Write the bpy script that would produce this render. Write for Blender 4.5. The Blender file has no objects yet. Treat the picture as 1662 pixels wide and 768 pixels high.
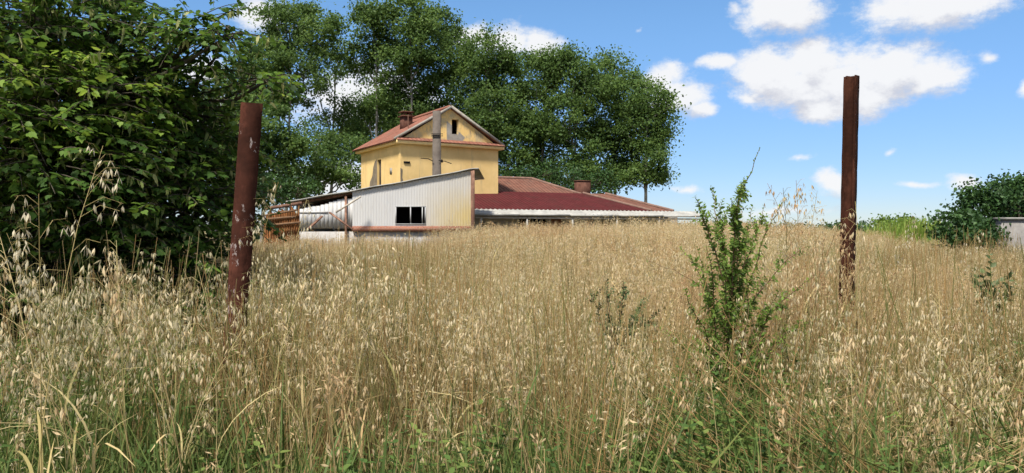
import bpy, math, random
import numpy as np
from mathutils import Vector

# ------------------------------------------------------------------ camera, sky, sun, exposure
SC = bpy.context.scene
COL = SC.collection
RAD = math.radians
F, U0, VH, EYE = 1200.0, 831.0, 372.0, 1.6      # focal length (px of the photo), centre column, horizon row, eye height

cam_d = bpy.data.cameras.new('camera')
cam_d.sensor_width = 36.0
cam_d.lens = 36.0 * F / 1662.0
cam_d.clip_start = 0.05
cam_d.clip_end = 6000.0
cam = bpy.data.objects.new('camera', cam_d)
cam.location = (0, 0, EYE)
cam.rotation_euler = (RAD(90) - math.atan(12.0 / F), 0, 0)
COL.objects.link(cam)
SC.camera = cam

SUN_EL, SUN_AZ = RAD(58), RAD(-155)             # azimuth clockwise from +Y: behind the camera, to its left
sun_dir = Vector((math.sin(SUN_AZ) * math.cos(SUN_EL), math.cos(SUN_AZ) * math.cos(SUN_EL), math.sin(SUN_EL)))
sun_d = bpy.data.lights.new('sun', 'SUN')
sun_d.energy = 4.7
sun_d.angle = RAD(9.0)
sun_d.color = (1.0, 0.95, 0.87)
sun = bpy.data.objects.new('sun', sun_d)
sun.rotation_euler = sun_dir.to_track_quat('Z', 'Y').to_euler()
COL.objects.link(sun)

SC.view_settings.view_transform = 'Standard'
SC.view_settings.look = 'None'
SC.view_settings.exposure = 0.8
SC.view_settings.gamma = 1.0
SC.view_settings.use_curve_mapping = False
SC.cycles.max_bounces = 4
SC.cycles.diffuse_bounces = 2
SC.cycles.glossy_bounces = 1
SC.cycles.transmission_bounces = 2
SC.cycles.transparent_max_bounces = 4
SC.cycles.caustics_reflective = False
SC.cycles.caustics_refractive = False
SC.cycles.use_denoising = True
SC.cycles.use_adaptive_sampling = True
SC.cycles.adaptive_threshold = 0.03


def N(nt, typ, **kw):
    n = nt.nodes.new(typ)
    for k, v in kw.items():
        if k.startswith('i_'):
            n.inputs[int(k[2:])].default_value = v
        else:
            setattr(n, k, v)
    return n


def M(nt, op, a, b=None, c=None):
    n = nt.nodes.new('ShaderNodeMath')
    n.operation = op
    for i, x in enumerate((a, b, c)):
        if x is None:
            continue
        if isinstance(x, (int, float)):
            n.inputs[i].default_value = x
        else:
            nt.links.new(x, n.inputs[i])
    return n.outputs[0]


def smooth(nt, val, lo, hi):
    n = nt.nodes.new('ShaderNodeMapRange')
    n.interpolation_type = 'SMOOTHSTEP'
    n.inputs[1].default_value = lo
    n.inputs[2].default_value = hi
    nt.links.new(val, n.inputs[0])
    return n.outputs[0]


def mixc(nt, fac, a, b):
    n = nt.nodes.new('ShaderNodeMix')
    n.data_type = 'RGBA'
    for sock, x in ((n.inputs[0], fac), (n.inputs[6], a), (n.inputs[7], b)):
        if isinstance(x, (int, float)):
            sock.default_value = x
        elif isinstance(x, tuple):
            sock.default_value = (x + (1.0,))[:4]
        else:
            nt.links.new(x, sock)
    return n.outputs[2]


# clouds: (u, v, ru, rv, softness) in photo pixels, turned into sky directions
CLOUDS = [
    (1245, 118, 62, 40, 0), (1305, 95, 62, 34, 0), (1350, 128, 110, 52, 0), (1440, 112, 105, 46, 0), (1515, 118, 58, 40, 0),
    (1290, 140, 100, 40, 0), (1170, 106, 46, 16, .15), (1400, 160, 90, 34, 0), (1215, 165, 40, 20, .3), (1345, 172, 62, 30, 0), (1598, 88, 26, 20, .3),
    (1272, 18, 78, 38, 0), (1195, 14, 28, 22, .3), (1520, 8, 125, 38, 0), (1440, 20, 40, 20, 0),
    (820, 66, 60, 30, 0), (768, 58, 34, 22, 0), (878, 74, 34, 26, 0), (1072, 130, 36, 26, 0), (1098, 158, 50, 30, 0),
    (1134, 178, 30, 13, 0), (420, 24, 40, 26, 0), (330, 112, 50, 22, 0), (610, 160, 130, 55, 0), (330, 185, 80, 34, 0),
    (1352, 300, 34, 24, .1), (1562, 296, 42, 18, .15), (1495, 299, 42, 12, .35), (1296, 259, 48, 14, .5),
    (1110, 303, 80, 16, .5), (1446, 248, 20, 12, .55), (1664, 145, 16, 18, 0), (560, 290, 150, 26, 0),
    (1250, 345, 190, 16, .45), (1040, 50, 16, 10, .6),
]

world = bpy.data.worlds.new('World')
SC.world = world
world.use_nodes = True
world.cycles.sampling_method = 'MANUAL'
world.cycles.sample_map_resolution = 256
wn = world.node_tree
wn.nodes.clear()
grp = bpy.data.node_groups.new('cloud_field', 'ShaderNodeTree')
grp.interface.new_socket('Vector', in_out='INPUT', socket_type='NodeSocketVector')
grp.interface.new_socket('Density', in_out='OUTPUT', socket_type='NodeSocketFloat')
gi, go = N(grp, 'NodeGroupInput'), N(grp, 'NodeGroupOutput')
warp = N(grp, 'ShaderNodeTexNoise')
warp.inputs['Scale'].default_value = 11.0
warp.inputs['Detail'].default_value = 2.0
warp.inputs['Roughness'].default_value = 0.6
grp.links.new(gi.outputs[0], warp.inputs['Vector'])
wv = N(grp, 'ShaderNodeVectorMath', operation='MULTIPLY_ADD')
wv.inputs[1].default_value = (0.055, 0.030, 0)
wv.inputs[2].default_value = (-0.0275, -0.015, 0)
grp.links.new(warp.outputs['Color'], wv.inputs[0])
pv = N(grp, 'ShaderNodeVectorMath', operation='ADD')
grp.links.new(gi.outputs[0], pv.inputs[0])
grp.links.new(wv.outputs[0], pv.inputs[1])
acc = None
for (u, v, ru, rv, sft) in CLOUDS:
    az = math.atan((u - U0) / F)
    el = math.atan((VH - v) / F * math.cos(az))
    sa, se = ru / F * math.cos(az) ** 2, rv / F * math.cos(az)
    a = N(grp, 'ShaderNodeVectorMath', operation='MULTIPLY_ADD')
    a.inputs[1].default_value = (1 / sa, 1 / se, 0)
    a.inputs[2].default_value = (-az / sa, -el / se, 0)
    grp.links.new(pv.outputs[0], a.inputs[0])
    ln = N(grp, 'ShaderNodeVectorMath', operation='LENGTH')
    grp.links.new(a.outputs[0], ln.inputs[0])
    lv = M(grp, 'ADD', ln.outputs['Value'], sft + (.22 if sft >= .3 else 0)) if sft else ln.outputs['Value']
    acc = lv if acc is None else M(grp, 'SMOOTH_MIN', acc, lv, 0.25)
puff = N(grp, 'ShaderNodeTexNoise')
puff.inputs['Scale'].default_value = 30.0
puff.inputs['Detail'].default_value = 5.0
puff.inputs['Roughness'].default_value = 0.68
stretch = N(grp, 'ShaderNodeVectorMath', operation='MULTIPLY')
stretch.inputs[1].default_value = (1.0, 1.5, 1.0)
grp.links.new(gi.outputs[0], stretch.inputs[0])
grp.links.new(stretch.outputs[0], puff.inputs['Vector'])
d0 = M(grp, 'SUBTRACT', 1.22, acc)
d1 = M(grp, 'MULTIPLY_ADD', M(grp, 'SUBTRACT', puff.outputs['Fac'], 0.5), 1.45, d0)
# scattered clouds added out of view to raise the ambient light
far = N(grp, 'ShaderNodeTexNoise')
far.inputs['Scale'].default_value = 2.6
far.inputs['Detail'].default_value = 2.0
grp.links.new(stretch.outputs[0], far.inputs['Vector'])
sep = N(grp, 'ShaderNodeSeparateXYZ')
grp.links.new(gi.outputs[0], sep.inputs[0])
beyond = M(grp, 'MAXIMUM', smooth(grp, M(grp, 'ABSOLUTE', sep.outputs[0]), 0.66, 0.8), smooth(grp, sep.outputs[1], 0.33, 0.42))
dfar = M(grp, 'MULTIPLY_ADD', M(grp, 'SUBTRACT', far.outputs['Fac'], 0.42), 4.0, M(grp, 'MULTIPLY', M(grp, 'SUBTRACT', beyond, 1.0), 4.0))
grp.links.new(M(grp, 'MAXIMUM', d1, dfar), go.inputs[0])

tc = N(wn, 'ShaderNodeTexCoord')
sx = N(wn, 'ShaderNodeSeparateXYZ')
wn.links.new(tc.outputs['Generated'], sx.inputs[0])
az_ = M(wn, 'ARCTAN2', sx.outputs[0], sx.outputs[1])
el_ = M(wn, 'ARCSINE', sx.outputs[2])
cv = N(wn, 'ShaderNodeCombineXYZ')
wn.links.new(az_, cv.inputs[0])
wn.links.new(el_, cv.inputs[1])
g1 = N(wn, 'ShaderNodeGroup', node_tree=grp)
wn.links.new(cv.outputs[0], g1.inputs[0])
up = N(wn, 'ShaderNodeVectorMath', operation='ADD')
up.inputs[1].default_value = (-0.010, 0.028, 0)
wn.links.new(cv.outputs[0], up.inputs[0])
g2 = N(wn, 'ShaderNodeGroup', node_tree=grp)
wn.links.new(up.outputs[0], g2.inputs[0])
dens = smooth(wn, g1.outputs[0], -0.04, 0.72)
lit = smooth(wn, M(wn, 'SUBTRACT', g1.outputs[0], g2.outputs[0]), -0.65, 0.25)
sky = N(wn, 'ShaderNodeTexSky')
sky.sky_type = 'NISHITA'
sky.sun_disc = False
sky.sun_elevation = SUN_EL
sky.sun_rotation = SUN_AZ
sky.altitude = 50
sky.air_density = 1.0
sky.dust_density = 0.0
sky.ozone_density = 3.0
ccol = mixc(wn, lit, (4.3, 4.35, 4.75), (6.2, 6.2, 6.25))
tintc = N(wn, 'ShaderNodeHueSaturation')
tintc.inputs['Saturation'].default_value = 1.12
wn.links.new(sky.outputs[0], tintc.inputs['Color'])
low = mixc(wn, smooth(wn, el_, 0.0, 0.32), (.50, .59, .84), (.98, 1.06, 1.10))
skm = N(wn, 'ShaderNodeVectorMath', operation='MULTIPLY')
wn.links.new(tintc.outputs[0], skm.inputs[0])
wn.links.new(low, skm.inputs[1])
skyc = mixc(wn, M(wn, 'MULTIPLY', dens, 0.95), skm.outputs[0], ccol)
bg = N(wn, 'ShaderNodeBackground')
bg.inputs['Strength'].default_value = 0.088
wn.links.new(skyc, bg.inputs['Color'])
wo = N(wn, 'ShaderNodeOutputWorld')
wn.links.new(bg.outputs[0], wo.inputs[0])

# ------------------------------------------------------------------ helpers
rng = np.random.default_rng(7)


def P(u, v, Y):
    """World point seen at photo pixel (u, v) when it stands Y metres away."""
    return np.array(((u - U0) / F * Y, Y, EYE + (VH - v) / F * Y))


def ground_z(x, y):
    y = np.asarray(y, float)
    return 0.30 * np.clip((y - 4.0) / 12.0, 0, 1) ** 1.3 + 0.03 * np.sin(np.asarray(x) * 1.3 + y * .7)


class MB:
    """Collects faces of one mesh."""

    def __init__(self):
        self.v, self.f, self.t, self.m, self.n = [], [], [], [], 0

    def add(self, verts, faces, tint=0.5, mat=0):
        verts = np.asarray(verts, float).reshape(-1, 3)
        faces = np.asarray(faces, int)
        self.v.append(verts)
        self.f.append(faces + self.n)
        t = np.asarray(tint, float)
        self.t.append(np.full(len(faces), float(t)) if t.ndim == 0 else t)
        self.m.append(np.full(len(faces), mat))
        self.n += len(verts)

    def merge(self, o):
        for v, f, t, m in zip(o.v, o.f, o.t, o.m):
            self.v.append(v)
            self.f.append(f + self.n)
            self.t.append(t)
            self.m.append(m)
        self.n += o.n

    def box(self, lo, hi, tint=0.5, mat=0, fr=None):
        lo, hi = np.array(lo, float), np.array(hi, float)
        c = np.array([[x, y, z] for x in (lo[0], hi[0]) for y in (lo[1], hi[1]) for z in (lo[2], hi[2])])
        if fr is not None:
            c = fr(c)
        self.add(c, [[0, 1, 3, 2], [4, 6, 7, 5], [0, 4, 5, 1], [2, 3, 7, 6], [0, 2, 6, 4], [1, 5, 7, 3]], tint, mat)

    def beam(self, a, b, w, h, tint=0.5, mat=0, upv=(0, 0, 1)):
        a, b = np.array(a, float), np.array(b, float)
        d = b - a
        d /= np.linalg.norm(d)
        s = np.cross(d, upv)
        s /= np.linalg.norm(s)
        t = np.cross(s, d)
        c = [p + s * i * w / 2 + t * j * h / 2 for p in (a, b) for i in (-1, 1) for j in (-1, 1)]
        self.add(c, [[0, 1, 3, 2], [4, 6, 7, 5], [0, 4, 5, 1], [2, 3, 7, 6], [0, 2, 6, 4], [1, 5, 7, 3]], tint, mat)

    def tube(self, pts, radii, sides=6, tint=0.5, mat=0, cap=True):
        pts = np.asarray(pts, float)
        n = len(pts)
        radii = np.broadcast_to(np.asarray(radii, float), (n,))
        d = np.gradient(pts, axis=0)
        d /= np.linalg.norm(d, axis=1)[:, None] + 1e-12
        ref = np.array((0.0, 1.0, 0.0)) if abs(d[0][1]) < 0.9 else np.array((1.0, 0, 0))
        s = np.cross(d, ref)
        s /= np.linalg.norm(s, axis=1)[:, None] + 1e-12
        t = np.cross(s, d)
        ang = np.arange(sides) * 2 * math.pi / sides
        ring = (s[:, None] * np.cos(ang)[None, :, None] + t[:, None] * np.sin(ang)[None, :, None]) * radii[:, None, None]
        v = (pts[:, None] + ring).reshape(-1, 3)
        fs = []
        for i in range(n - 1):
            for j in range(sides):
                k = (j + 1) % sides
                fs.append([i * sides + j, i * sides + k, (i + 1) * sides + k, (i + 1) * sides + j])
        self.add(v, fs, tint, mat)
        if cap and sides > 2:
            self.add(v[-sides:], [list(range(sides))] if sides == 4 else [[0, j, j + 1] for j in range(1, sides - 1)], tint, mat)

    def poly(self, pts, tint=0.5, mat=0):
        self.add(pts, [list(range(len(pts)))], tint, mat)

    def slab(self, pts, th, tint=0.5, mat=0):
        """A flat polygon given some thickness along its normal (downwards)."""
        pts = np.asarray(pts, float)
        nrm = np.cross(pts[1] - pts[0], pts[2] - pts[0])
        nrm /= np.linalg.norm(nrm)
        if nrm[2] < 0:
            nrm = -nrm
        lo = pts - nrm * th
        k = len(pts)
        v = np.concatenate([pts, lo])
        self.poly(pts, tint, mat)
        self.poly(lo[::-1], tint, mat)
        self.add(v, [[i, (i + 1) % k, k + (i + 1) % k, k + i] for i in range(k)], tint, mat)

    def mesh(self, name, mats, smooth=False):
        me = bpy.data.meshes.new(name)
        v = np.concatenate(self.v)
        me.vertices.add(len(v))
        me.vertices.foreach_set('co', v.ravel())
        flat = [f.ravel() for f in self.f]
        cnt = np.concatenate([np.full(len(f), f.shape[1]) for f in self.f])
        idx = np.concatenate(flat)
        me.loops.add(len(idx))
        me.loops.foreach_set('vertex_index', idx)
        me.polygons.add(len(cnt))
        st = np.concatenate([[0], np.cumsum(cnt)[:-1]])
        me.polygons.foreach_set('loop_start', st)
        me.polygons.foreach_set('material_index', np.concatenate(self.m))
        if smooth:
            me.polygons.foreach_set('use_smooth', np.ones(len(cnt), bool))
        at = me.attributes.new('tint', 'FLOAT', 'FACE')
        at.data.foreach_set('value', np.concatenate(self.t))
        for m in mats if isinstance(mats, (list, tuple)) else [mats]:
            me.materials.append(m)
        me.update(calc_edges=True)
        return me

    def build(self, name, mats, parent=None, smooth=False, link=True):
        o = bpy.data.objects.new(name, self.mesh(name, mats, smooth))
        if link:
            COL.objects.link(o)
        if parent is not None:
            o.parent = parent
            o.matrix_parent_inverse = parent.matrix_basis.inverted()
        return o


def tag(o, label=None, cat=None, group=None, kind=None):
    for k, v in (('label', label), ('category', cat), ('group', group), ('kind', kind)):
        if v:
            o[k] = v
    return o


def thing(name, label, cat, loc, group=None):
    o = bpy.data.objects.new(name, None)
    o.empty_display_size = 0.3
    o.location = tuple(float(c) for c in loc)
    COL.objects.link(o)
    return tag(o, label, cat, group)


# ------------------------------------------------------------------ materials
def new_mat(name):
    m = bpy.data.materials.new(name)
    m.use_nodes = True
    m.node_tree.nodes.clear()
    return m, m.node_tree


def ramp(nt, fac, stops):
    r = N(nt, 'ShaderNodeValToRGB')
    el = r.color_ramp.elements
    while len(el) < len(stops):
        el.new(0.5)
    for e, (p, c) in zip(el, stops):
        e.position = p
        e.color = tuple(c) + (1.0,)
    if fac is not None:
        nt.links.new(fac, r.inputs[0])
    return r.outputs[0]


def noise(nt, scale, detail=4.0, rough=0.55, vec=None, sc3=None):
    n = N(nt, 'ShaderNodeTexNoise')
    n.inputs['Scale'].default_value = scale
    n.inputs['Detail'].default_value = detail
    n.inputs['Roughness'].default_value = rough
    if vec is None:
        vec = N(nt, 'ShaderNodeTexCoord').outputs['Object']
    if sc3:
        mp = N(nt, 'ShaderNodeVectorMath', operation='MULTIPLY')
        mp.inputs[1].default_value = sc3
        nt.links.new(vec, mp.inputs[0])
        vec = mp.outputs[0]
    nt.links.new(vec, n.inputs['Vector'])
    return n.outputs['Fac']


def finish(m, nt, color, rough=0.8, spec=0.3, metal=0.0, bump=None, bstr=0.3, bdist=0.02, trans=0.0, tcol=None):
    p = N(nt, 'ShaderNodeBsdfPrincipled')
    if isinstance(color, tuple):
        p.inputs['Base Color'].default_value = color + (1.0,)
    else:
        nt.links.new(color, p.inputs['Base Color'])
    p.inputs['Roughness'].default_value = rough
    p.inputs['Specular IOR Level'].default_value = spec
    p.inputs['Metallic'].default_value = metal
    if bump is not None:
        b = N(nt, 'ShaderNodeBump')
        b.inputs['Strength'].default_value = bstr
        b.inputs['Distance'].default_value = bdist
        nt.links.new(bump, b.inputs['Height'])
        nt.links.new(b.outputs[0], p.inputs['Normal'])
    out = N(nt, 'ShaderNodeOutputMaterial')
    if trans > 0:
        t = N(nt, 'ShaderNodeBsdfTranslucent')
        src = tcol if tcol is not None else color
        if isinstance(src, tuple):
            t.inputs[0].default_value = src + (1.0,)
        else:
            nt.links.new(src, t.inputs[0])
        mx = N(nt, 'ShaderNodeMixShader')
        mx.inputs[0].default_value = trans
        nt.links.new(p.outputs[0], mx.inputs[1])
        nt.links.new(t.outputs[0], mx.inputs[2])
        nt.links.new(mx.outputs[0], out.inputs[0])
    else:
        nt.links.new(p.outputs[0], out.inputs[0])
    return m


def leaf_mat(name, stops, trans=0.3, rough=0.55, spec=0.25):
    m, nt = new_mat(name)
    a = N(nt, 'ShaderNodeAttribute', attribute_name='tint')
    c = ramp(nt, a.outputs['Fac'], stops)
    hs = N(nt, 'ShaderNodeHueSaturation')
    hs.inputs['Hue'].default_value = 0.485
    hs.inputs['Value'].default_value = 1.35
    nt.links.new(c, hs.inputs['Color'])
    return finish(m, nt, c, rough, spec, trans=trans, tcol=hs.outputs[0])


def grass_mat(name, stops, trans=0.25, jitter=0.35):
    """Colour from the patch value carried by each clump, its random number and each face's tint."""
    m, nt = new_mat(name)
    h = N(nt, 'ShaderNodeAttribute', attribute_name='hue', attribute_type='INSTANCER')
    a = N(nt, 'ShaderNodeAttribute', attribute_name='tint')
    oi = N(nt, 'ShaderNodeObjectInfo')
    f = M(nt, 'MULTIPLY_ADD', M(nt, 'SUBTRACT', oi.outputs['Random'], 0.5), jitter, h.outputs['Fac'])
    f = M(nt, 'MULTIPLY_ADD', M(nt, 'SUBTRACT', a.outputs['Fac'], 0.5), jitter, f)
    c = ramp(nt, f, stops)
    return finish(m, nt, c, 0.6, 0.2, trans=trans)


def bark_mat(name, a, b):
    m, nt = new_mat(name)
    f = noise(nt, 3.0, 6, 0.65, sc3=(3, 3, 0.7))
    return finish(m, nt, ramp(nt, f, [(0.3, a), (0.7, b)]), 0.9, 0.15, bump=f, bstr=0.6, bdist=0.03)


poplar_leaf = leaf_mat('poplar_leaf', [(0, (.044, .080, .021)), (.5, (.088, .155, .037)), (1, (.16, .24, .062))], 0.5)
bush_leaf = leaf_mat('bush_leaf', [(0, (.016, .040, .012)), (.5, (.031, .072, .017)), (1, (.065, .13, .028))], 0.25)
linden_leaf = leaf_mat('broad_leaf', [(0, (.026, .058, .012)), (.5, (.058, .12, .019)), (.85, (.13, .22, .028)), (1, (.22, .31, .045))], 0.45)
bract_m = leaf_mat('bract', [(0, (.20, .25, .07)), (1, (.36, .36, .15))], 0.4)
reed_leaf = leaf_mat('reed_leaf', [(0, (.13, .21, .035)), (.5, (.22, .32, .055)), (1, (.36, .38, .10))], 0.4)
elm_leaf = leaf_mat('elm_leaf', [(0, (.06, .11, .022)), (.5, (.125, .205, .036)), (1, (.24, .33, .06))], 0.5)
olive_leaf = leaf_mat('olive_leaf', [(0, (.06, .085, .03)), (1, (.13, .16, .06))], 0.3)
grey_bark = bark_mat('grey_bark', (.10, .09, .075), (.30, .28, .25))
dark_bark = bark_mat('dark_bark', (.035, .028, .02), (.10, .085, .06))
red_twig = bark_mat('red_twig', (.09, .05, .03), (.17, .11, .06))


def soil():
    m, nt = new_mat('dry_soil')
    f = noise(nt, 1.2, 8, 0.7)
    g = noise(nt, 14, 6, 0.7)
    c = mixc(nt, smooth(nt, f, .35, .65), (.24, .185, .09), (.12, .13, .045))
    c = mixc(nt, M(nt, 'MULTIPLY', g, .5), c, (.10, .075, .04))
    return finish(m, nt, c, .95, .1, bump=g, bstr=.8, bdist=.05)


def plaster_yellow():
    m, nt = new_mat('yellow_plaster')
    f = noise(nt, .9, 6, .6)
    s = noise(nt, 1.5, 7, .7, sc3=(3, 3, .3))
    c = mixc(nt, smooth(nt, f, .3, .75), (.60, .41, .165), (.72, .51, .225))
    c = mixc(nt, M(nt, 'MULTIPLY', smooth(nt, s, .52, .74), .6), c, (.36, .28, .16))
    k = noise(nt, 5.0, 8, .75)
    c = mixc(nt, M(nt, 'MULTIPLY', smooth(nt, k, .6, .75), .4), c, (.30, .25, .17))
    return finish(m, nt, c, .9, .1, bump=noise(nt, 40, 4), bstr=.1)


def gable_plaster():
    m, nt = new_mat('weathered_gable_plaster')
    f = noise(nt, 1.6, 7, .65)
    s = noise(nt, 2.5, 6, .7, sc3=(3.5, 3.5, .6))
    c = mixc(nt, smooth(nt, f, .42, .6), (.70, .47, .18), (.46, .36, .20))
    c = mixc(nt, M(nt, 'MULTIPLY', smooth(nt, s, .52, .68), .8), c, (.20, .165, .12))
    return finish(m, nt, c, .95, .1, bump=s, bstr=.3)


def cement(name='grey_cement', a=(.17, .15, .125), b=(.34, .31, .265)):
    m, nt = new_mat(name)
    f = noise(nt, 2.5, 8, .7)
    return finish(m, nt, ramp(nt, f, [(.3, a), (.7, b)]), .95, .15, bump=f, bstr=.4)


def tile_mat(name, a, b, dirt, rows=0.33, cols=0.24):
    """Roof tiles: st.x runs along the eaves, st.y up the slope, in metres."""
    m, nt = new_mat(name)
    st = N(nt, 'ShaderNodeAttribute', attribute_name='st')
    sp = N(nt, 'ShaderNodeSeparateXYZ')
    nt.links.new(st.outputs['Vector'], sp.inputs[0])
    cx = M(nt, 'DIVIDE', sp.outputs[0], cols)
    cy = M(nt, 'DIVIDE', sp.outputs[1], rows)
    wave = M(nt, 'ABSOLUTE', M(nt, 'SINE', M(nt, 'MULTIPLY', cx, math.pi)))
    step = M(nt, 'FRACT', cy)
    cell = N(nt, 'ShaderNodeTexWhiteNoise', noise_dimensions='2D')
    cc = N(nt, 'ShaderNodeCombineXYZ')
    nt.links.new(M(nt, 'FLOOR', cx), cc.inputs[0])
    nt.links.new(M(nt, 'FLOOR', cy), cc.inputs[1])
    nt.links.new(cc.outputs[0], cell.inputs['Vector'])
    c = mixc(nt, cell.outputs['Value'], a, b)
    f = noise(nt, .9, 7, .65, vec=st.outputs['Vector'])
    c = mixc(nt, M(nt, 'MULTIPLY', smooth(nt, f, .45, .72), .7), c, dirt)
    h = M(nt, 'SUBTRACT', wave, M(nt, 'MULTIPLY', step, .9))
    return finish(m, nt, c, .9, .08, bump=h, bstr=1.0, bdist=.05)


def rust(name, a, b, paint=None):
    m, nt = new_mat(name)
    f = noise(nt, 9, 8, .7)
    c = ramp(nt, f, [(.3, a), (.72, b)])
    if paint:
        g = noise(nt, 16, 6, .75, sc3=(1, 1, .35))
        c = mixc(nt, smooth(nt, g, .60, .63), c, paint)
    big = noise(nt, 2.2, 8, .75, sc3=(2, 2, .8))
    c = mixc(nt, M(nt, 'MULTIPLY', smooth(nt, big, .46, .62), .75), c, tuple(x * 1.9 for x in b))
    return finish(m, nt, c, .92, .06, bump=f, bstr=.7, bdist=.012)


def shed_metal():
    m, nt = new_mat('galvanised_sheet')
    tcx = N(nt, 'ShaderNodeTexCoord')
    sp = N(nt, 'ShaderNodeSeparateXYZ')
    nt.links.new(tcx.outputs['Object'], sp.inputs[0])
    sheet = N(nt, 'ShaderNodeTexWhiteNoise', noise_dimensions='1D')
    nt.links.new(M(nt, 'FLOOR', M(nt, 'DIVIDE', sp.outputs[0], .86)), sheet.inputs['W'])
    c = mixc(nt, sheet.outputs['Value'], (.36, .355, .35), (.46, .455, .44))
    f = noise(nt, 1.3, 6, .6)
    c = mixc(nt, M(nt, 'MULTIPLY', f, .5), c, (.50, .48, .44))
    s = noise(nt, 3.0, 6, .65, sc3=(6, 6, .35))
    # rust that has spread over the low right-hand sheets, in vertical runs
    right = smooth(nt, sp.outputs[0], -4.4, -1.7)
    low = smooth(nt, M(nt, 'MULTIPLY', sp.outputs[2], -1.0), -3.6, -2.0)
    amt = M(nt, 'MULTIPLY', M(nt, 'MULTIPLY', right, M(nt, 'MULTIPLY_ADD', low, .8, .2)), smooth(nt, s, .22, .52))
    c = mixc(nt, M(nt, 'MULTIPLY', amt, .9), c, (.42, .31, .105))
    c = mixc(nt, M(nt, 'MULTIPLY', smooth(nt, s, .56, .74), .6), c, (.24, .21, .17))
    k = noise(nt, 2.2, 8, .75)
    c = mixc(nt, M(nt, 'MULTIPLY', smooth(nt, k, .55, .72), .45), c, (.33, .30, .24))
    return finish(m, nt, c, .6, .35, metal=.0, bump=f, bstr=.1)


def plain(name, col, rough=.8, spec=.3, var=.25, scale=3.0):
    m, nt = new_mat(name)
    f = noise(nt, scale, 6, .65)
    c = ramp(nt, f, [(.25, tuple(x * (1 - var) for x in col)), (.75, tuple(min(1, x * (1 + var)) for x in col))])
    return finish(m, nt, c, rough, spec, bump=f, bstr=.15)


def brick():
    m, nt = new_mat('red_brick')
    b = N(nt, 'ShaderNodeTexBrick')
    b.inputs['Color1'].default_value = (.22, .075, .045, 1)
    b.inputs['Color2'].default_value = (.30, .11, .06, 1)
    b.inputs['Mortar'].default_value = (.30, .26, .22, 1)
    b.inputs['Scale'].default_value = 4.0
    mp = N(nt, 'ShaderNodeMapping')
    mp.inputs['Rotation'].default_value = (math.pi / 2, 0, 0)
    nt.links.new(N(nt, 'ShaderNodeTexCoord').outputs['Object'], mp.inputs[0])
    nt.links.new(mp.outputs[0], b.inputs['Vector'])
    return finish(m, nt, b.outputs[0], .9, .1)


M_soil = soil()
M_yellow, M_gable, M_cement = plaster_yellow(), gable_plaster(), cement()
M_cornice = plain('cream_cornice', (.80, .56, .25), .85, .15, .12)
M_tile = tile_mat('clay_tiles', (.19, .075, .05), (.25, .11, .075), (.12, .085, .065))
M_tile_old = tile_mat('brown_tiles', (.135, .06, .042), (.17, .08, .055), (.10, .065, .05))
M_red = tile_mat('red_tile_sheet', (.068, .014, .014), (.088, .019, .019), (.058, .022, .018), rows=.35, cols=.22)
M_rust_post = rust('rust_red_paint', (.030, .012, .008), (.062, .022, .014), (.30, .25, .23))
M_rust_dark = rust('dark_rust', (.020, .008, .005), (.040, .015, .009))
M_sheet = shed_metal()
M_white = plain('weathered_white', (.30, .29, .26), .85, .12, .4, 1.6)
M_frame = plain('window_frame_grey', (.34, .34, .33), .6, .3, .1)
M_black = plain('black_parts_and_shade', (.012, .011, .010), .95, .05, .2)  # dark fittings, and the shade painted behind openings
M_brick = brick()
M_soot_brick = plain('sooty_brick', (.10, .048, .034), .95, .05, .4, 5.0)
M_patch = cement('bare_render', (.11, .09, .065), (.24, .19, .13))
M_ridge = plain('ridge_tile_clay', (.17, .105, .08), .95, .05, .35, 4.0)
M_rust_sheet = rust('orange_rust', (.10, .045, .02), (.24, .105, .04))
M_timber = plain('orange_timber', (.15, .085, .045), .85, .2, .4, 5.0)
M_grey_timber = plain('silver_timber', (.40, .35, .28), .9, .15, .35, 5.0)
M_brown_steel = rust('brown_steel', (.10, .055, .04), (.17, .095, .065))
M_wall_grey = cement('pale_rough_wall', (.25, .235, .22), (.42, .40, .37))
M_wall_dark = cement('mossy_concrete', (.12, .112, .105), (.25, .235, .215))
M_conc = cement('pole_concrete', (.065, .052, .042), (.125, .105, .088))
M_grey_brown = plain('grey_brown_shade', (.07, .055, .042), .9, .1, .3)  # dark tone standing in for shade in the side window
M_dark_wood = plain('brown_door_paint', (.23, .09, .05), .8, .2, .3)

# ------------------------------------------------------------------ ground, far land
gm = MB()
xs = np.concatenate([[-2500, -900, -300], np.linspace(-90, 90, 91), [300, 900, 2500]])
ys = np.concatenate([[-400, -60], np.linspace(-6, 84, 91), [150, 400, 1200, 3500]])
gx, gy = np.meshgrid(xs, ys)
gz = ground_z(gx, gy)
nx, ny = len(xs), len(ys)
idx = np.arange(nx * ny).reshape(ny, nx)
gm.add(np.stack([gx.ravel(), gy.ravel(), gz.ravel()], 1),
       np.stack([idx[:-1, :-1].ravel(), idx[:-1, 1:].ravel(), idx[1:, 1:].ravel(), idx[1:, :-1].ravel()], 1))
tag(gm.build('ground', M_soil, smooth=True), kind='structure')

# ------------------------------------------------------------------ building helpers


def clip(poly, axis, val, keep_less):
    out = []
    n = len(poly)
    for i in range(n):
        a, b = poly[i], poly[(i + 1) % n]
        ia = (a[axis] <= val) == keep_less or a[axis] == val
        ib = (b[axis] <= val) == keep_less or b[axis] == val
        if ia:
            out.append(a)
        if ia != ib:
            t = (val - a[axis]) / (b[axis] - a[axis])
            out.append(tuple(a[k] + t * (b[k] - a[k]) for k in range(2)))
    return out


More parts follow.
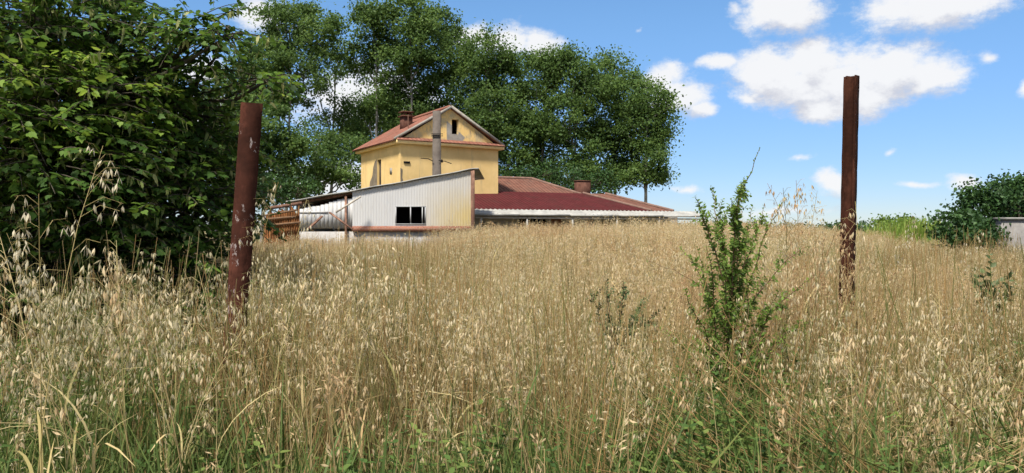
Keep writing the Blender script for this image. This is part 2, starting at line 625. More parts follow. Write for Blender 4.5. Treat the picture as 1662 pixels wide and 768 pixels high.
def holed(poly, holes):
    """Split a convex 2-D polygon into convex pieces around rectangular holes (x0, z0, x1, z1)."""
    if not holes:
        return [poly]
    x0, z0, x1, z1 = holes[0]
    res = []
    l, r = clip(poly, 0, x0, True), clip(poly, 0, x1, False)
    mid = clip(clip(poly, 0, x0, False), 0, x1, True)
    for piece in (l, r, clip(mid, 1, z0, True), clip(mid, 1, z1, False)):
        if len(piece) > 2:
            sub = [h for h in holes[1:] if min(p[0] for p in piece) < h[2] and max(p[0] for p in piece) > h[0]
                   and min(p[1] for p in piece) < h[3] and max(p[1] for p in piece) > h[1]]
            res += holed(piece, sub)
    return res


class Frame:
    """Local frame on the ground: s along the front, t into depth."""

    def __init__(self, x, y, deg):
        self.o = np.array((x, y, 0.0))
        a = RAD(deg)
        self.p = np.array((math.cos(a), math.sin(a), 0))
        self.q = np.array((-math.sin(a), math.cos(a), 0))

    def __call__(self, pts):
        pts = np.atleast_2d(np.asarray(pts, float))
        return self.o + pts[:, :1] * self.p + pts[:, 1:2] * self.q + pts[:, 2:3] * np.array((0, 0, 1.0))


def wall_plane(mb, fr, poly, holes, t, axis='s', reveal=0.25, flip=1, tint=.5):
    """A wall in the plane t = const (axis 's') or s = const (axis 't'), with openings and their reveals."""
    def to3(a, z, d=0.0):
        return (a, t + d * flip, z) if axis == 's' else (t + d * flip, a, z)
    for pc in holed(poly, holes):
        mb.poly(fr([to3(a, z) for a, z in pc]), tint)
    for (x0, z0, x1, z1) in holes:
        cs = [(x0, z0), (x1, z0), (x1, z1), (x0, z1)]
        for i in range(4):
            a, b = cs[i], cs[(i + 1) % 4]
            mb.poly(fr([to3(*a), to3(*b), to3(*b, reveal), to3(*a, reveal)]), tint)


def st_roof(name, quads, mat, parent, th=.07, nsub=1):
    """Roof planes as slabs, with st coordinates in metres (quad: eave a, eave b, top b, top a)."""
    mb = MB()
    sts = []
    for q in quads:
        q = np.asarray(q, float)
        before = mb.n
        mb.slab(q, th)
        e = q[1] - q[0]
        e /= np.linalg.norm(e)
        nrm = np.cross(q[1] - q[0], q[-1] - q[0])
        nrm /= np.linalg.norm(nrm)
        w = np.cross(nrm, e)
        vs = np.concatenate(mb.v)[before:]
        sts.append(np.stack([(vs - q[0]) @ e, (vs - q[0]) @ w, np.zeros(len(vs))], 1))
    o = mb.build(name, mat, parent)
    a = o.data.attributes.new('st', 'FLOAT_VECTOR', 'POINT')
    a.data.foreach_set('vector', np.concatenate(sts).ravel())
    return o


# ------------------------------------------------------------------ yellow tower house
HF = Frame(-5.79, 38.4, 31)
HW, HD, EZ, PZ = 5.85, 6.0, 6.05, 8.12           # front width, depth, eave height, ridge height
house = thing('yellow_house', 'tall yellow plastered house with a gabled clay tile roof, behind the metal shed', 'house', HF((0, 0, 0))[0])
b = MB()
wall_plane(b, HF, [(0, 0), (HW, 0), (HW, EZ), (0, EZ)], [], 0)
wall_plane(b, HF, [(0, 0), (HD, 0), (HD, EZ), (0, EZ)], [(2.75, 3.2, 3.35, 5.45)], 0, axis='t')
wall_plane(b, HF, [(0, 0), (HW, 0), (HW, EZ), (0, EZ)], [], HD)
wall_plane(b, HF, [(0, 0), (HD, 0), (HD, EZ), (0, EZ)], [], HW, axis='t')
b.build('wall', M_yellow, house)
b = MB()
b.box((.12, 2.76, 3.21), (.16, 3.34, 5.44), fr=HF)
b.build('opening_shade_slab', M_grey_brown, house)  # dark slab added so the sunlit opening reads as shaded
# bare patch of fallen plaster around the side window
b = MB()
pts2 = [(3.37, 5.5), (3.37, 2.6), (5.1, 2.6), (4.95, 3.5), (4.6, 3.8), (4.5, 4.3), (4.1, 4.6), (3.95, 5.1), (3.7, 5.4)]
b.slab(HF([(-.006, t_, z_) for t_, z_ in pts2]), .004)
b.build('plaster_patch', M_patch, house)
b = MB()
pts2 = [(-.006, 3.6), (.16, 3.6), (.2, 3.95), (.10, 4.3), (.12, 4.7), (-.006, 4.8)]
b.slab(HF([(s_, -.006, z_) for s_, z_ in pts2]), .004)
pts2 = [(0.3, 3.5), (.7, 3.5), (.9, 3.75), (.6, 3.82), (.25, 3.68)]
b.slab(HF([(-.006, s_, z_) for s_, z_ in pts2]), .004)
b.build('plaster_patch', M_patch, house)
b = MB()
b.box((.18, -.05, 5.02), (.52, .06, 5.13), fr=HF)
b.build('wall_vent', M_black, house)
b = MB()
b.box((-.03, 1.15, 4.55), (.05, 1.42, 4.86), fr=HF)
b.build('wall_vent', M_cement, house)
# gable
GT = 0.10
b = MB()
mid = HW / 2
sl = (PZ - EZ) / (HW / 2 + .30)
gh = (3.02, 6.75, 3.42, 7.55)
gz0 = EZ + .20
gpoly = [(mid - (PZ - gz0) / sl, gz0), (mid + (PZ - gz0) / sl, gz0), (mid, PZ - .02)]
wall_plane(b, HF, gpoly, [gh], GT)
wall_plane(b, HF, gpoly, [], HD - .1)
b.build('gable', M_gable, house)
b = MB()
wall_plane(b, HF, [(gh[0] - .3, gh[1] - .45), (gh[0] + .55, gh[1] - .45), (gh[0] + .8, gh[1] - .15), (gh[0] - .32, gh[1] + .7)], [gh], GT - .006, reveal=.004)
b.build('cement_patch', M_cement, house)
# cornice band, all round
b = MB()
ov = .26
b.box((-ov, -ov, EZ - .02), (HW + ov, GT - .004, EZ + .17), fr=HF)
b.box((-ov, GT, EZ - .02), (-.003, HD + ov, EZ + .17), fr=HF)
b.box((HW + .003, GT, EZ - .02), (HW + ov, HD + ov, EZ + .17), fr=HF)
b.box((0, HD + .003, EZ - .02), (HW, HD + ov, EZ + .17), fr=HF)
b.build('cornice', M_cornice, house)
ez2 = EZ + .172


def rz(s):
    return PZ + .06 - abs(s - mid) * (PZ + .06 - ez2) / (mid + .42)


roof = st_roof('roof', [
    HF([(-.42, HD + .42, ez2), (-.42, -.02, ez2), (mid, -.02, rz(mid)), (mid, HD + .42, rz(mid))]),
    HF([(HW + .42, -.02, ez2), (HW + .42, HD + .42, ez2), (mid + .002, HD + .42, rz(mid)), (mid + .002, -.02, rz(mid))]),
], M_tile, house)
st_roof('pent_tiles', [HF([(-ov - .05, -ov - .06, EZ + .175), (HW + ov + .05, -ov - .06, EZ + .175), (HW + ov - .1, GT - .01, EZ + .36), (-ov + .1, GT - .01, EZ + .36)])], M_tile, house, th=.04)
b = MB()
for s0, s1 in ((-.36, mid), (HW + .36, mid)):
    a_, b_ = HF((s0, -.06, rz(s0) + .01))[0], HF((s1, -.06, rz(s1) + .01))[0]
    b.beam(a_, b_, .10, .13)
b.build('verge', M_cement, house)
b = MB()
rr = HF([(mid, t_, rz(mid) + .03) for t_ in np.linspace(-.05, HD + .42, 18)])
b.tube(rr, .10, 8)
b.build('ridge_tiles', M_tile, roof)
b = MB()
cs, ct = 1.55, 2.9
b.box((cs - .27, ct - .27, rz(cs) - .35), (cs + .27, ct + .27, rz(cs) + .52), fr=HF)
ch = b.build('chimney', M_soot_brick, roof)
b = MB()
b.box((cs - .36, ct - .36, rz(cs) + .523), (cs + .36, ct + .36, rz(cs) + .58), fr=HF)
for dx in (-.22, .18):
    for dy in (-.22, .18):
        b.box((cs + dx, ct + dy, rz(cs) + .583), (cs + dx + .08, ct + dy + .08, rz(cs) + .76), fr=HF)
b.box((cs - .34, ct - .34, rz(cs) + .763), (cs + .34, ct + .34, rz(cs) + .82), fr=HF)
b.build('chimney_cap', M_soot_brick, ch)
b = MB()
b.tube([HF((.95, 1.2, rz(.95)))[0], HF((.95, 1.2, rz(.95) + .75))[0]], .03, 6)
b.build('vent_pipe', M_brown_steel, roof)

# ------------------------------------------------------------------ long low wing
WF = Frame(-1.98, 36.0, 24)
wing = thing('low_farm_building', 'long low building with red and brown tiled roofs, right of the yellow house', 'farm building', WF((0, 0, 0))[0])
b = MB()
wall_plane(b, WF, [(.2, 0), (13.4, 0), (13.4, 2.38), (.2, 2.38)],
           [(1.0, 1.0, 2.0, 1.95), (3.2, .35, 5.0, 2.25), (5.15, .3, 5.9, 2.2), (8.2, 1.0, 9.2, 1.95)], 1.6)
wall_plane(b, WF, [(1.6, 0), (9, 0), (9, 2.38), (1.6, 2.38)], [], 13.4, axis='t')
wall_plane(b, WF, [(1.6, 0), (9, 0), (9, 2.38), (1.6, 2.38)], [], .2, axis='t')
b.build('wall', M_wall_grey, wing)
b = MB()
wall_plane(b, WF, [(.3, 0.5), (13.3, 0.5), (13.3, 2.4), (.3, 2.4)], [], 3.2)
b.build('shade_backing', M_black, wing)  # black sheet painting the dark interior behind the openings
b = MB()
b.box((5.18, 1.64, .3), (5.87, 1.70, 2.19), fr=WF)
b.build('door', M_dark_wood, wing)
for s0, s1, z0, z1, frs in ((3.2, 5.0, .35, 2.25, (3.2, 4.05, 4.96)), (1.0, 2.0, 1.0, 1.95, (1.0, 1.5, 1.96))):
    b = MB()
    for s_ in frs:
        b.box((s_, 1.57, z0), (s_ + .06, 1.65, z1), fr=WF)
    b.box((s0 + .062, 1.575, z1 - .06), (s1 - .045, 1.645, z1), fr=WF)
    b.build('window_frame', M_white, wing)
# roofs
E, T = 2.62, 3.74
st_roof('red_roof', [WF([(-.2, .9, E), (11.1, .9, E), (9.05, 5.0, T), (-.2, 5.0, T)])], M_red, wing, th=.05)
st_roof('side_roof', [
    WF([(11.104, .9, E), (12.6, .9, E - .02), (10.6, 5.0, T), (9.06, 5.0, T)]),
    WF([(12.603, .9, E - .02), (12.6, 9.0, E - .02), (10.604, 5.0, T)]),
    WF([(12.6, 9.0, E), (-.2, 9.0, E), (-.2, 5.003, T), (10.6, 5.003, T)])], M_tile_old, wing, th=.06)
U, V_ = 3.66, 4.72
st_roof('upper_roof', [
    WF([(.3, 5.1, U), (9.0, 5.1, U), (7.0, 7.8, V_), (.3, 7.8, V_)]),
    WF([(9.003, 5.1, U), (9.0, 10.5, U), (7.003, 7.8, V_)]),
    WF([(9.0, 10.5, U), (.3, 10.5, U), (.3, 7.803, V_), (7.0, 7.803, V_)])], M_tile_old, wing, th=.06)
b = MB()
b.tube(WF([(s_, 7.8, V_ + .02) for s_ in np.linspace(.3, 7.0, 12)]), .09, 7)
b.tube(WF([(7.0 + 2 * k, 7.8 - 2.7 * k, V_ + .02 - (V_ - U) * k) for k in np.linspace(0, 1, 8)]), .09, 7)
b.tube(WF([(9.05 + 2.05 * k, 5.0 - 4.1 * k, T + .02 - (T - E) * k) for k in np.linspace(0, 1, 8)]), .08, 7)
b.tube(WF([(10.6 + 2.0 * k, 5.0 - 4.1 * k, T + .02 - (T - E) * k) for k in np.linspace(0, 1, 8)]), .08, 7)
b.build('ridge_tiles', M_ridge, wing)
b = MB()
b.box((9.05, 5.5, 3.2), (9.85, 6.1, 4.5), fr=WF)
ch = b.build('chimney', M_soot_brick, wing)
b = MB()
b.box((9.02, 5.47, 4.503), (9.88, 6.13, 4.56), fr=WF)
b.build('chimney_cap', M_soot_brick, ch)
# awning: corrugated white sheets over a light frame
b = MB()
ns = 13 * 9
ss = np.linspace(-.35, 14.2, ns + 1)
zz = np.where(np.arange(ns + 1) % 2 == 0, .02, -.02)
sag = .03 * np.sin(ss * 1.1) - .02 * np.abs(np.sin(ss * .55))
top = [WF((s_, .02, 2.34 + z_ + g_))[0] for s_, z_, g_ in zip(ss, zz, sag)]
bak = [WF((s_, .95, 2.62 + z_))[0] for s_, z_ in zip(ss, zz)]
b.add(np.array(top + bak), [[i, i + 1, ns + 2 + i, ns + 1 + i] for i in range(ns)])
aw = b.build('awning', M_white, wing)
b = MB()
for k in range(5):
    s0 = -.3 + k * 2.9
    b.box((s0, -.02, 2.26 + .012 * (k % 2)), (s0 + 2.86, .015, 2.355 + .012 * (k % 2)), fr=WF)
b.build('fascia', M_white, aw)
for s_ in (0.5, 3.0, 5.6, 8.3, 11.0, 13.8):
    b = MB()
    b.box((s_, .05, 0), (s_ + .08, .13, 2.2), fr=WF)
    b.build('awning_post', M_white, aw)
b = MB()
b.box((-.2, .05, 2.12), (14, .1, 2.2), fr=WF)
b.build('awning_beam', M_grey_timber, aw)

# ------------------------------------------------------------------ metal shed
SY = 30.0
sx0, sx1 = P(478, 0, SY)[0], P(766, 0, SY)[0]
shed = thing('metal_shed', 'lean-to shed of pale corrugated sheet with rust runs and a two-pane window', 'shed', ((sx0 + sx1) / 2, SY, .3))


def sroof(x):
    k = (x - P(470, 0, SY)[0]) / (P(770, 0, SY)[0] - P(470, 0, SY)[0])
    z0, z1 = P(0, 328, SY)[2], P(0, 275, SY)[2]
    return z0 + (z1 - z0) * (0.92 * k + .08 * k * k)


wx0, wx1 = P(643, 0, SY)[0], P(690, 0, SY)[0]
wz0, wz1 = P(0, 363, SY)[2], P(0, 336, SY)[2]
xl = P(572, 0, SY)[0]
zb = P(0, 367, SY)[2]
cx0 = (P(478, 0, SY)[0] + P(766, 0, SY)[0]) / 2
b = MB()
xs_ = np.arange(xl, sx1, .0275)
for i in range(len(xs_) - 1):
    a0, a1 = xs_[i], xs_[i + 1]
    y0, y1 = SY + .006 * math.sin(a0 * 2 * math.pi / .11), SY + .006 * math.sin(a1 * 2 * math.pi / .11)
    segs = [(zb, wz0), (wz1, None)] if (a1 > wx0 and a0 < wx1) else [(zb, None)]
    for z0, z1 in segs:
        t0, t1 = (sroof(a0) - .02, sroof(a1) - .02) if z1 is None else (z1, z1)
        b.add([(a0, y0, z0), (a1, y1, z0), (a1, y1, t1), (a0, y0, t0)], [[0, 1, 2, 3]])
b.build('sheet_wall', M_sheet, shed)
# left-hand bay of upright boards, lower and broken
r0 = np.random.default_rng(17)
b = MB()
bx_ = P(486, 0, SY)[0]
while bx_ < xl - .05:
    bt = sroof(bx_) - (.30 if bx_ < P(530, 0, SY)[0] else .22) - r0.uniform(0, .05)
    b.box((bx_, SY + .04 + r0.uniform(0, .012), zb - .1), (bx_ + .165, SY + .09, bt))
    bx_ += .17
b.box((P(486, 0, SY)[0], SY + .02, P(0, 346, SY)[2]), (P(532, 0, SY)[0], SY + .038, P(0, 343, SY)[2]), mat=0)
b.build('board_panel', M_sheet, shed)
b = MB()
b.box((sx0, SY + .10, 0), (sx1 - .05, SY + .22, P(0, 376, SY)[2]))
b.build('base_wall', M_wall_grey, shed)
b = MB()
b.box((xl, SY - .03, P(0, 376, SY)[2] + .003), (sx1 - .05, SY + .2, zb - .004))
b.build('brick_course', M_brick, shed)
b = MB()
for x_, x2 in ((sx0, sx0 + .2), (sx1 - .10, sx1 - .75)):
    b.add([(x_, SY + .25, 0), (x2, SY + 5.79, 0), (x2, SY + 5.79, sroof(x2) - .05), (x_, SY + .25, sroof(x_) - .05)], [[0, 1, 2, 3]])
b.box((sx0 + .2, SY + 5.8, 0), (sx1 - .75, SY + 5.85, 2.6))
b.build('side_wall', M_sheet, shed)
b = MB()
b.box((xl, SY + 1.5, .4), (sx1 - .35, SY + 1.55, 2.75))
b.build('shade_backing', M_black, shed)  # black sheet added to keep the shed window dark inside
b = MB()
b.box((wx0 - .03, SY - .035, wz0 - .03), (wx1 + .03, SY + .03, wz0 - .002))
b.box((wx0 - .03, SY - .035, wz1 + .002), (wx1 + .03, SY + .03, wz1 + .03))
for x_, w_ in ((wx0 - .03, .04), ((wx0 + wx1) / 2 - .02, .04), (wx1 - .13, .04), (wx1 - .01, .04)):
    b.box((x_, SY - .032, wz0), (x_ + w_, SY + .028, wz1))
b.build('window', M_frame, shed)
b = MB()
nr = 40
rx = np.linspace(P(463, 0, SY)[0], P(777, 0, SY)[0], nr + 1)
tv = []
for x_ in rx:
    kick = -.05 * max(0, (x_ - sx1) / .3)
    for y_, d_ in ((SY - .13, 0), (SY + 6.2, 0), (SY + 6.2, -.045), (SY - .13, -.045)):
        tv.append((x_, y_, sroof(x_) + .05 + d_ + kick + .012 * math.sin(x_ * 3.1)))
fs = []
for i in range(nr):
    for j in range(4):
        fs.append([i * 4 + j, i * 4 + 4 + j, i * 4 + 4 + (j + 1) % 4, i * 4 + (j + 1) % 4])
b.add(tv, fs)
b.build('roof', M_white, shed)
b = MB()
for y_ in (SY + .13, SY + 2.5):
    b.beam((rx[0] + .1, y_, sroof(rx[0]) - .07), (sx1 - .1, y_, sroof(sx1) - .08), .06, .12)
b.build('roof_beam', M_brown_steel, shed)
b = MB()
b.box((sx1 - .04, SY - .10, 0), (sx1 + .11, SY + .05, sroof(sx1) - .02))
b.build('corner_post', M_brown_steel, shed)
b = MB()
px = P(560, 0, SY)[0]
b.box((px, SY - .05, 0), (px + .08, SY + .03, sroof(px) - .14))
b.build('corner_post', M_brown_steel, shed)

# rusty sheet standing left of the shed
b = MB()
ru = np.linspace(428, 486, 59)
rt = [345 - 9 * k + 4 * math.sin(k * 23) + (5 if (i % 13) < 4 else 0) for i, k in enumerate(np.linspace(0, 1, 59))]
fr_ = [P(u_, v_, 27.6 + .03 * math.sin(i * 1.6)) for i, (u_, v_) in enumerate(zip(ru, rt))]
lo_ = [np.array((p[0], p[1], .2)) for p in fr_]
b.add(np.array(fr_ + lo_), [[i, i + 1, 60 + i, 59 + i] for i in range(58)])
bk = [p + np.array((0, .012, 0)) for p in fr_ + lo_]
b.add(np.array(bk), [[i, 59 + i, 60 + i, i + 1] for i in range(58)])
tag(b.build('rusty_sheet', M_rust_sheet), 'orange rusted corrugated sheet standing upright at the left end of the shed', 'metal sheet')

# broken timber left of and before the shed
PLK = [
    (430, 350, 27.45, 482, 341, 27.45, .05, .07, 'orange', 'long orange plank topmost of three across the rusty sheet'),
    (428, 356, 27.42, 480, 352, 27.42, .05, .08, 'orange', 'orange plank in the middle of three across the rusty sheet'),
    (434, 366, 27.4, 488, 361, 27.4, .05, .08, 'orange', 'orange plank lowest of three across the rusty sheet'),
    (430, 339, 27.72, 490, 330, 27.72, .12, .12, 'grey', 'dark brown beam along the top of the rusty sheet'),
    (500, 372, 28.8, 523, 351, 29.4, .10, .06, 'grey', 'short brown board leaning on the white panel of the shed'),
    (535, 345, 28.6, 572, 372, 28.0, .09, .05, 'grey', 'silver stick sloping down in front of the shed wall'),
    (545, 345, 29.2, 586, 319, 29.4, .10, .07, 'pale', 'pale board leaning up to the shed roof edge'),
]
for (u0, v0, y0, u1, v1, y1, w_, h_, kd, lab) in PLK:
    b = MB()
    b.beam(P(u0, v0, y0), P(u1, v1, y1), w_, h_)
    o = b.build('timber_plank', {'orange': M_timber, 'grey': M_brown_steel, 'pale': M_grey_timber}[kd])
    tag(o, lab, 'plank', 'loose planks by the shed')

# ------------------------------------------------------------------ concrete pole with bracket
pb = P(709, 372, 33.5)
pole = thing('utility_pole', 'square concrete utility pole in front of the yellow gable, rising from behind the shed', 'pole', (pb[0], 33.5, .3))
b = MB()
pt = P(708, 181, 33.5)
b.add([(pb[0] + i * w_, 33.5 + j * w_, z_) for z_, w_ in ((.2, .21), (pt[2], .165)) for i, j in ((-1, -1), (1, -1), (1, 1), (-1, 1))],
      [[0, 1, 5, 4], [1, 2, 6, 5], [2, 3, 7, 6], [3, 0, 4, 7], [4, 5, 6, 7]])
b.build('shaft', M_conc, pole)
b = MB()
z_ = P(0, 221, 33.5)[2]
for dz in (-.04, .05):
    b.box((pb[0] - .23, 33.27, z_ + dz), (pb[0] + .30, 33.3, z_ + dz + .03))
b.build('clamp', M_black, pole)
b = MB()
b.tube([P(683, 257, 33.3), P(695, 258, 33.25), P(703, 262, 33.25)], .02, 5)
b.tube([P(712, 261, 33.25), P(722, 262, 33.25), P(733, 266, 33.3)], .02, 5)
b.build('wire_bracket', M_black, pole)
b = MB()
b.tube([P(717, 264, 33.25), P(717, 261, 33.25), P(717, 259, 33.25)], [.05, .065, .03], 8)
b.build('insulator', M_black, pole)

# ------------------------------------------------------------------ two rusty steel posts


def steel_post(label, base, topp, w, d, tw, yaw, mat, group):
    base, topp = np.array(base), np.array(topp)
    t = thing('steel_post', label, 'steel post', base, group)
    ax = topp - base
    L = np.linalg.norm(ax)
    ax = ax / L
    s = np.array((math.cos(yaw), math.sin(yaw), 0))
    s = s - ax * (s @ ax)
    s /= np.linalg.norm(s)
    q = np.cross(ax, s)
    fw = .011
    prof = [(-w / 2, -d / 2), (w / 2, -d / 2), (w / 2, -d / 2 + fw), (tw / 2, -d / 2 + fw), (tw / 2, d / 2 - fw), (w / 2, d / 2 - fw),
            (w / 2, d / 2), (-w / 2, d / 2), (-w / 2, d / 2 - fw), (-tw / 2, d / 2 - fw), (-tw / 2, -d / 2 + fw), (-w / 2, -d / 2 + fw)]
    b = MB()
    rings = []
    hs = np.linspace(0, 1, 30)
    for k, h in enumerate(hs):
        for i, (a, c) in enumerate(prof):
            j = .0018 * math.sin(k * 2.1 + i * 1.7)
            cut = (.012 * math.sin(i * 2.3)) if k == len(hs) - 1 else 0
            rings.append(base + ax * (L * h + cut) + s * (a + j) + q * (c + j))
    n = len(prof)
    b.add(rings, [[k * n + i, k * n + (i + 1) % n, (k + 1) * n + (i + 1) % n, (k + 1) * n + i] for k in range(len(hs) - 1) for i in range(n)])
    o = len(rings) - n
    tp = np.array(rings[o:])
    b.add(tp, [[0, 1, 2, 11], [6, 7, 8, 5], [3, 4, 9, 10]])
    b.build('beam', mat, t)
    return t


pA = P(404, 168, 4.75)
bA = P(362, 700, 4.75)
bA[2] = -.05
pA[1] += .06
steel_post('leaning rust red steel post with flaked paint, beside the dark leafy tree', bA, pA, .132, .10, .012, RAD(21), M_rust_post, 'rusty posts of an old gateway')
pB = P(1381, 125, 6.4)
bB = P(1371, 700, 6.4)
bB[2] = 0
steel_post('tall dark brown steel post standing alone against the sky, right of the green sapling', bB, pB, .10, .10, .012, RAD(48), M_rust_dark, 'rusty posts of an old gateway')

# ------------------------------------------------------------------ foliage
GOLD = math.pi * (3 - math.sqrt(5))


def leaf_cards(mb, pos, size, tint, droop=0.3, aspect=1.6, facing=None, r=rng):
    """Folded leaf cards (two triangles pairs about a midrib) at each position."""
    n = len(pos)
    d = r.normal(size=(n, 3))
    d[:, 2] -= droop
    d /= np.linalg.norm(d, axis=1)[:, None]
    nn = r.normal(size=(n, 3)) * .7
    nn[:, 2] += .8
    s = np.cross(d, nn)
    s /= np.linalg.norm(s, axis=1)[:, None] + 1e-9
    up_ = np.cross(s, d)
    size = np.broadcast_to(size, (n,))[:, None]
    L, W = size * aspect / 1.3, size / 1.3
    base = pos
    tip = pos + d * L - up_ * L * .12
    midp = pos + d * L * .5
    l = midp + s * W * .5 + up_ * W * .14
    rr_ = midp - s * W * .5 + up_ * W * .14
    v = np.stack([base, rr_, tip, l], 1).reshape(-1, 3)
    k = np.arange(n)[:, None] * 4
    mb.add(v, np.concatenate([k + [0, 1, 2], k + [0, 2, 3]], 1).reshape(-1, 3), np.repeat(tint, 2))


def lobe_points(c, rad, n_cl, per, spread, r):
    """Clumps of leaves spread through an ellipsoid, thicker towards its skin."""
    d = r.normal(size=(n_cl, 3))
    d /= np.linalg.norm(d, axis=1)[:, None]
    rr_ = r.uniform(.25, 1, n_cl) ** .55
    cc = c + d * rr_[:, None] * rad
    k = r.integers(int(per * .5), int(per * 1.5) + 1, n_cl)
    ids = np.repeat(np.arange(n_cl), k)
    off = r.normal(size=(len(ids), 3)) * spread * r.uniform(.6, 1.3, n_cl)[ids][:, None]
    off[:, 2] *= .7
    tt = r.uniform(.15, .75, n_cl)[ids] + r.normal(0, .13, len(ids))
    return cc, cc[ids] + off, np.clip(tt, 0, 1)


def tree(name, label, cat, group, base, lobes, trunk_r, leaf, leaf_size, per, spread, density, mat, bark, forks=(), r=rng, branch_r=.05, aspect=1.4):
    """lobes: (centre, radii, density factor)"""
    t = thing(name, label, cat, base, group)
    cr, tr, br = MB(), MB(), MB()
    base = np.array(base, float)
    top = max((l[0] for l in lobes), key=lambda c: c[2])
    n = 9
    ks = np.linspace(0, 1, n)
    wob = r.normal(0, .12, (n, 2)).cumsum(0) * ks[:, None]
    path = base + (top - base) * ks[:, None]
    path[:, :2] += wob * (trunk_r / .2)
    tr.tube(path, trunk_r * (1 - .85 * ks), 8)
    for (c, rad, dn) in lobes:
        vol = rad[0] * rad[1] * rad[2]
        ncl = max(4, int(density * dn * (rad[0] * rad[2] * 2 + rad[0] * rad[1])))
        cc, pts, tt = lobe_points(np.array(c), np.array(rad), ncl, per, spread, r)
        leaf_cards(cr, pts, r.uniform(.7, 1.25, len(pts)) * leaf_size, tt, aspect=aspect, r=r)
        # limb from the trunk to the lobe and twigs to its clumps
        hz = np.clip((c[2] - rad[2] * .9 - base[2]) / max(.1, top[2] - base[2]) - .08, .12, .9)
        i0 = hz * (n - 1)
        j = int(min(n - 2, i0))
        st = path[j] + (path[j + 1] - path[j]) * (i0 - j)
        lp = st + (np.array(c) - st) * np.linspace(0, 1, 6)[:, None]
        lp[1:-1] += r.normal(0, .06 * np.linalg.norm(c - st) / 3, (4, 3))
        br.tube(lp, np.linspace(trunk_r * .45, branch_r * .5, 6), 5)
        for q in cc[:max(4, len(cc) // 3)]:
            m_ = lp[r.integers(2, 6)]
            w = m_ + (q - m_) * np.linspace(0, 1, 4)[:, None]
            w[1:3] += r.normal(0, .05, (2, 3)) * np.linalg.norm(q - m_) * .4
            br.tube(w, np.linspace(branch_r * .5, branch_r * .15, 4), 4, cap=False)
    tr.build('trunk', bark, t, smooth=True)
    br.build('branches', bark, t, smooth=True)
    cr.build('crown', mat, t)
    return t


# ---- poplars behind the house: lobes in photo pixels at each tree's own distance
POP = [
    (462, 58, 'tall poplar furthest left in the row, its round top under the small left cloud', [(470, 50, 62, 46, 1), (425, 92, 45, 36, 1), (525, 62, 42, 42, 1), (478, 118, 55, 34, .8), (435, 160, 50, 40, .8), (392, 128, 30, 50, .8)]),
    (532, 62, 'slim half bare poplar with sky showing between its thin stems', [(548, 92, 30, 30, .35), (520, 165, 42, 34, .35), (560, 190, 34, 40, .35), (545, 140, 30, 30, .22)]),
    (612, 60, 'tall poplar with an open see-through middle, left of the house gable', [(606, 38, 36, 44, 1), (590, 90, 34, 34, .8), (628, 70, 30, 36, .8), (612, 140, 40, 34, .25), (600, 200, 46, 34, .5)]),
    (672, 59, 'tallest poplar of the row, standing straight above the house chimney', [(668, 28, 42, 38, 1), (690, 72, 44, 40, 1), (648, 92, 34, 38, .8), (660, 140, 44, 36, .6), (676, 190, 46, 34, .8)]),
    (738, 61, 'poplar rising directly behind the gable peak of the yellow house', [(722, 48, 34, 34, .9), (742, 92, 46, 40, 1), (700, 122, 40, 36, .7), (748, 150, 44, 42, .9), (790, 190, 40, 40, .9)]),
    (800, 58, 'full poplar just right of the gable, its top against the central cloud', [(792, 92, 38, 42, 1), (820, 130, 44, 44, 1), (800, 182, 46, 44, 1), (835, 215, 44, 42, 1), (828, 268, 40, 32, .9)]),
    (872, 60, 'broad dark poplar above the left end of the brown tiled roof', [(868, 122, 44, 36, 1), (895, 110, 30, 30, .9), (862, 176, 48, 46, 1), (884, 222, 46, 40, .8), (868, 270, 44, 30, .75)]),
    (934, 58, 'poplar with the flat bushy top above the middle of the brown roof', [(930, 112, 42, 34, 1), (954, 150, 46, 44, 1), (924, 196, 46, 44, 1), (948, 242, 46, 36, .7), (930, 282, 48, 26, 1)]),
    (1000, 60, 'poplar above the right end of the brown roof, second from the right of the row', [(986, 118, 38, 32, 1), (1012, 158, 42, 42, 1), (992, 206, 46, 42, 1), (1012, 250, 42, 34, .8), (986, 284, 46, 26, 1)]),
    (1046, 57, 'rightmost poplar of the row, its low branches hanging clear against the sky', [(1052, 166, 40, 34, 1), (1070, 208, 30, 40, 1), (1040, 216, 40, 44, 1), (1062, 258, 30, 34, .9), (1046, 284, 44, 20, 1)]),
    (640, 66, 'dark poplar filling the gap low behind the roof chimney', [(612, 180, 44, 40, .7), (650, 195, 44, 40, .9), (576, 235, 44, 44, .7), (690, 205, 40, 34, .9)]),
    (425, 50, 'low dense poplar at the left behind the leaning red post', [(430, 212, 46, 44, 1), (402, 262, 46, 46, 1), (468, 252, 46, 46, .9), (436, 296, 56, 26, 1)]),
    (520, 54, 'short bushy poplar left of the yellow house with pale bare stems', [(508, 262, 40, 44, .6), (545, 268, 38, 44, .45), (520, 222, 40, 34, .5), (486, 300, 40, 22, .8), (560, 292, 40, 24, .6), (585, 255, 34, 34, .5)]),
    (350, 52, 'poplar mostly hidden behind the leafy foreground tree', [(352, 170, 42, 50, .6), (330, 240, 46, 50, .9), (372, 260, 40, 50, .9), (385, 190, 30, 40, .5), (350, 310, 50, 30, .8)]),
]
for i, (u, Y, lab, lobes) in enumerate(POP):
    r = np.random.default_rng(100 + i)
    L = []
    for (lu, lv, ru, rv, dn) in lobes:
        Yl = Y + r.uniform(-1.2, 1.2)
        c = P(lu, lv, Yl)
        k = Y / F
        L.append((c, (ru * k, (ru + rv) * .45 * k, rv * k), dn))
    b0 = P(u, 372, Y)
    b0[2] = .25
    tree('poplar_tree', lab, 'poplar', 'poplars in the row behind the house', b0, L, .17, None, .20, 165, .47, 2.35, poplar_leaf, grey_bark, r=r, branch_r=.07)

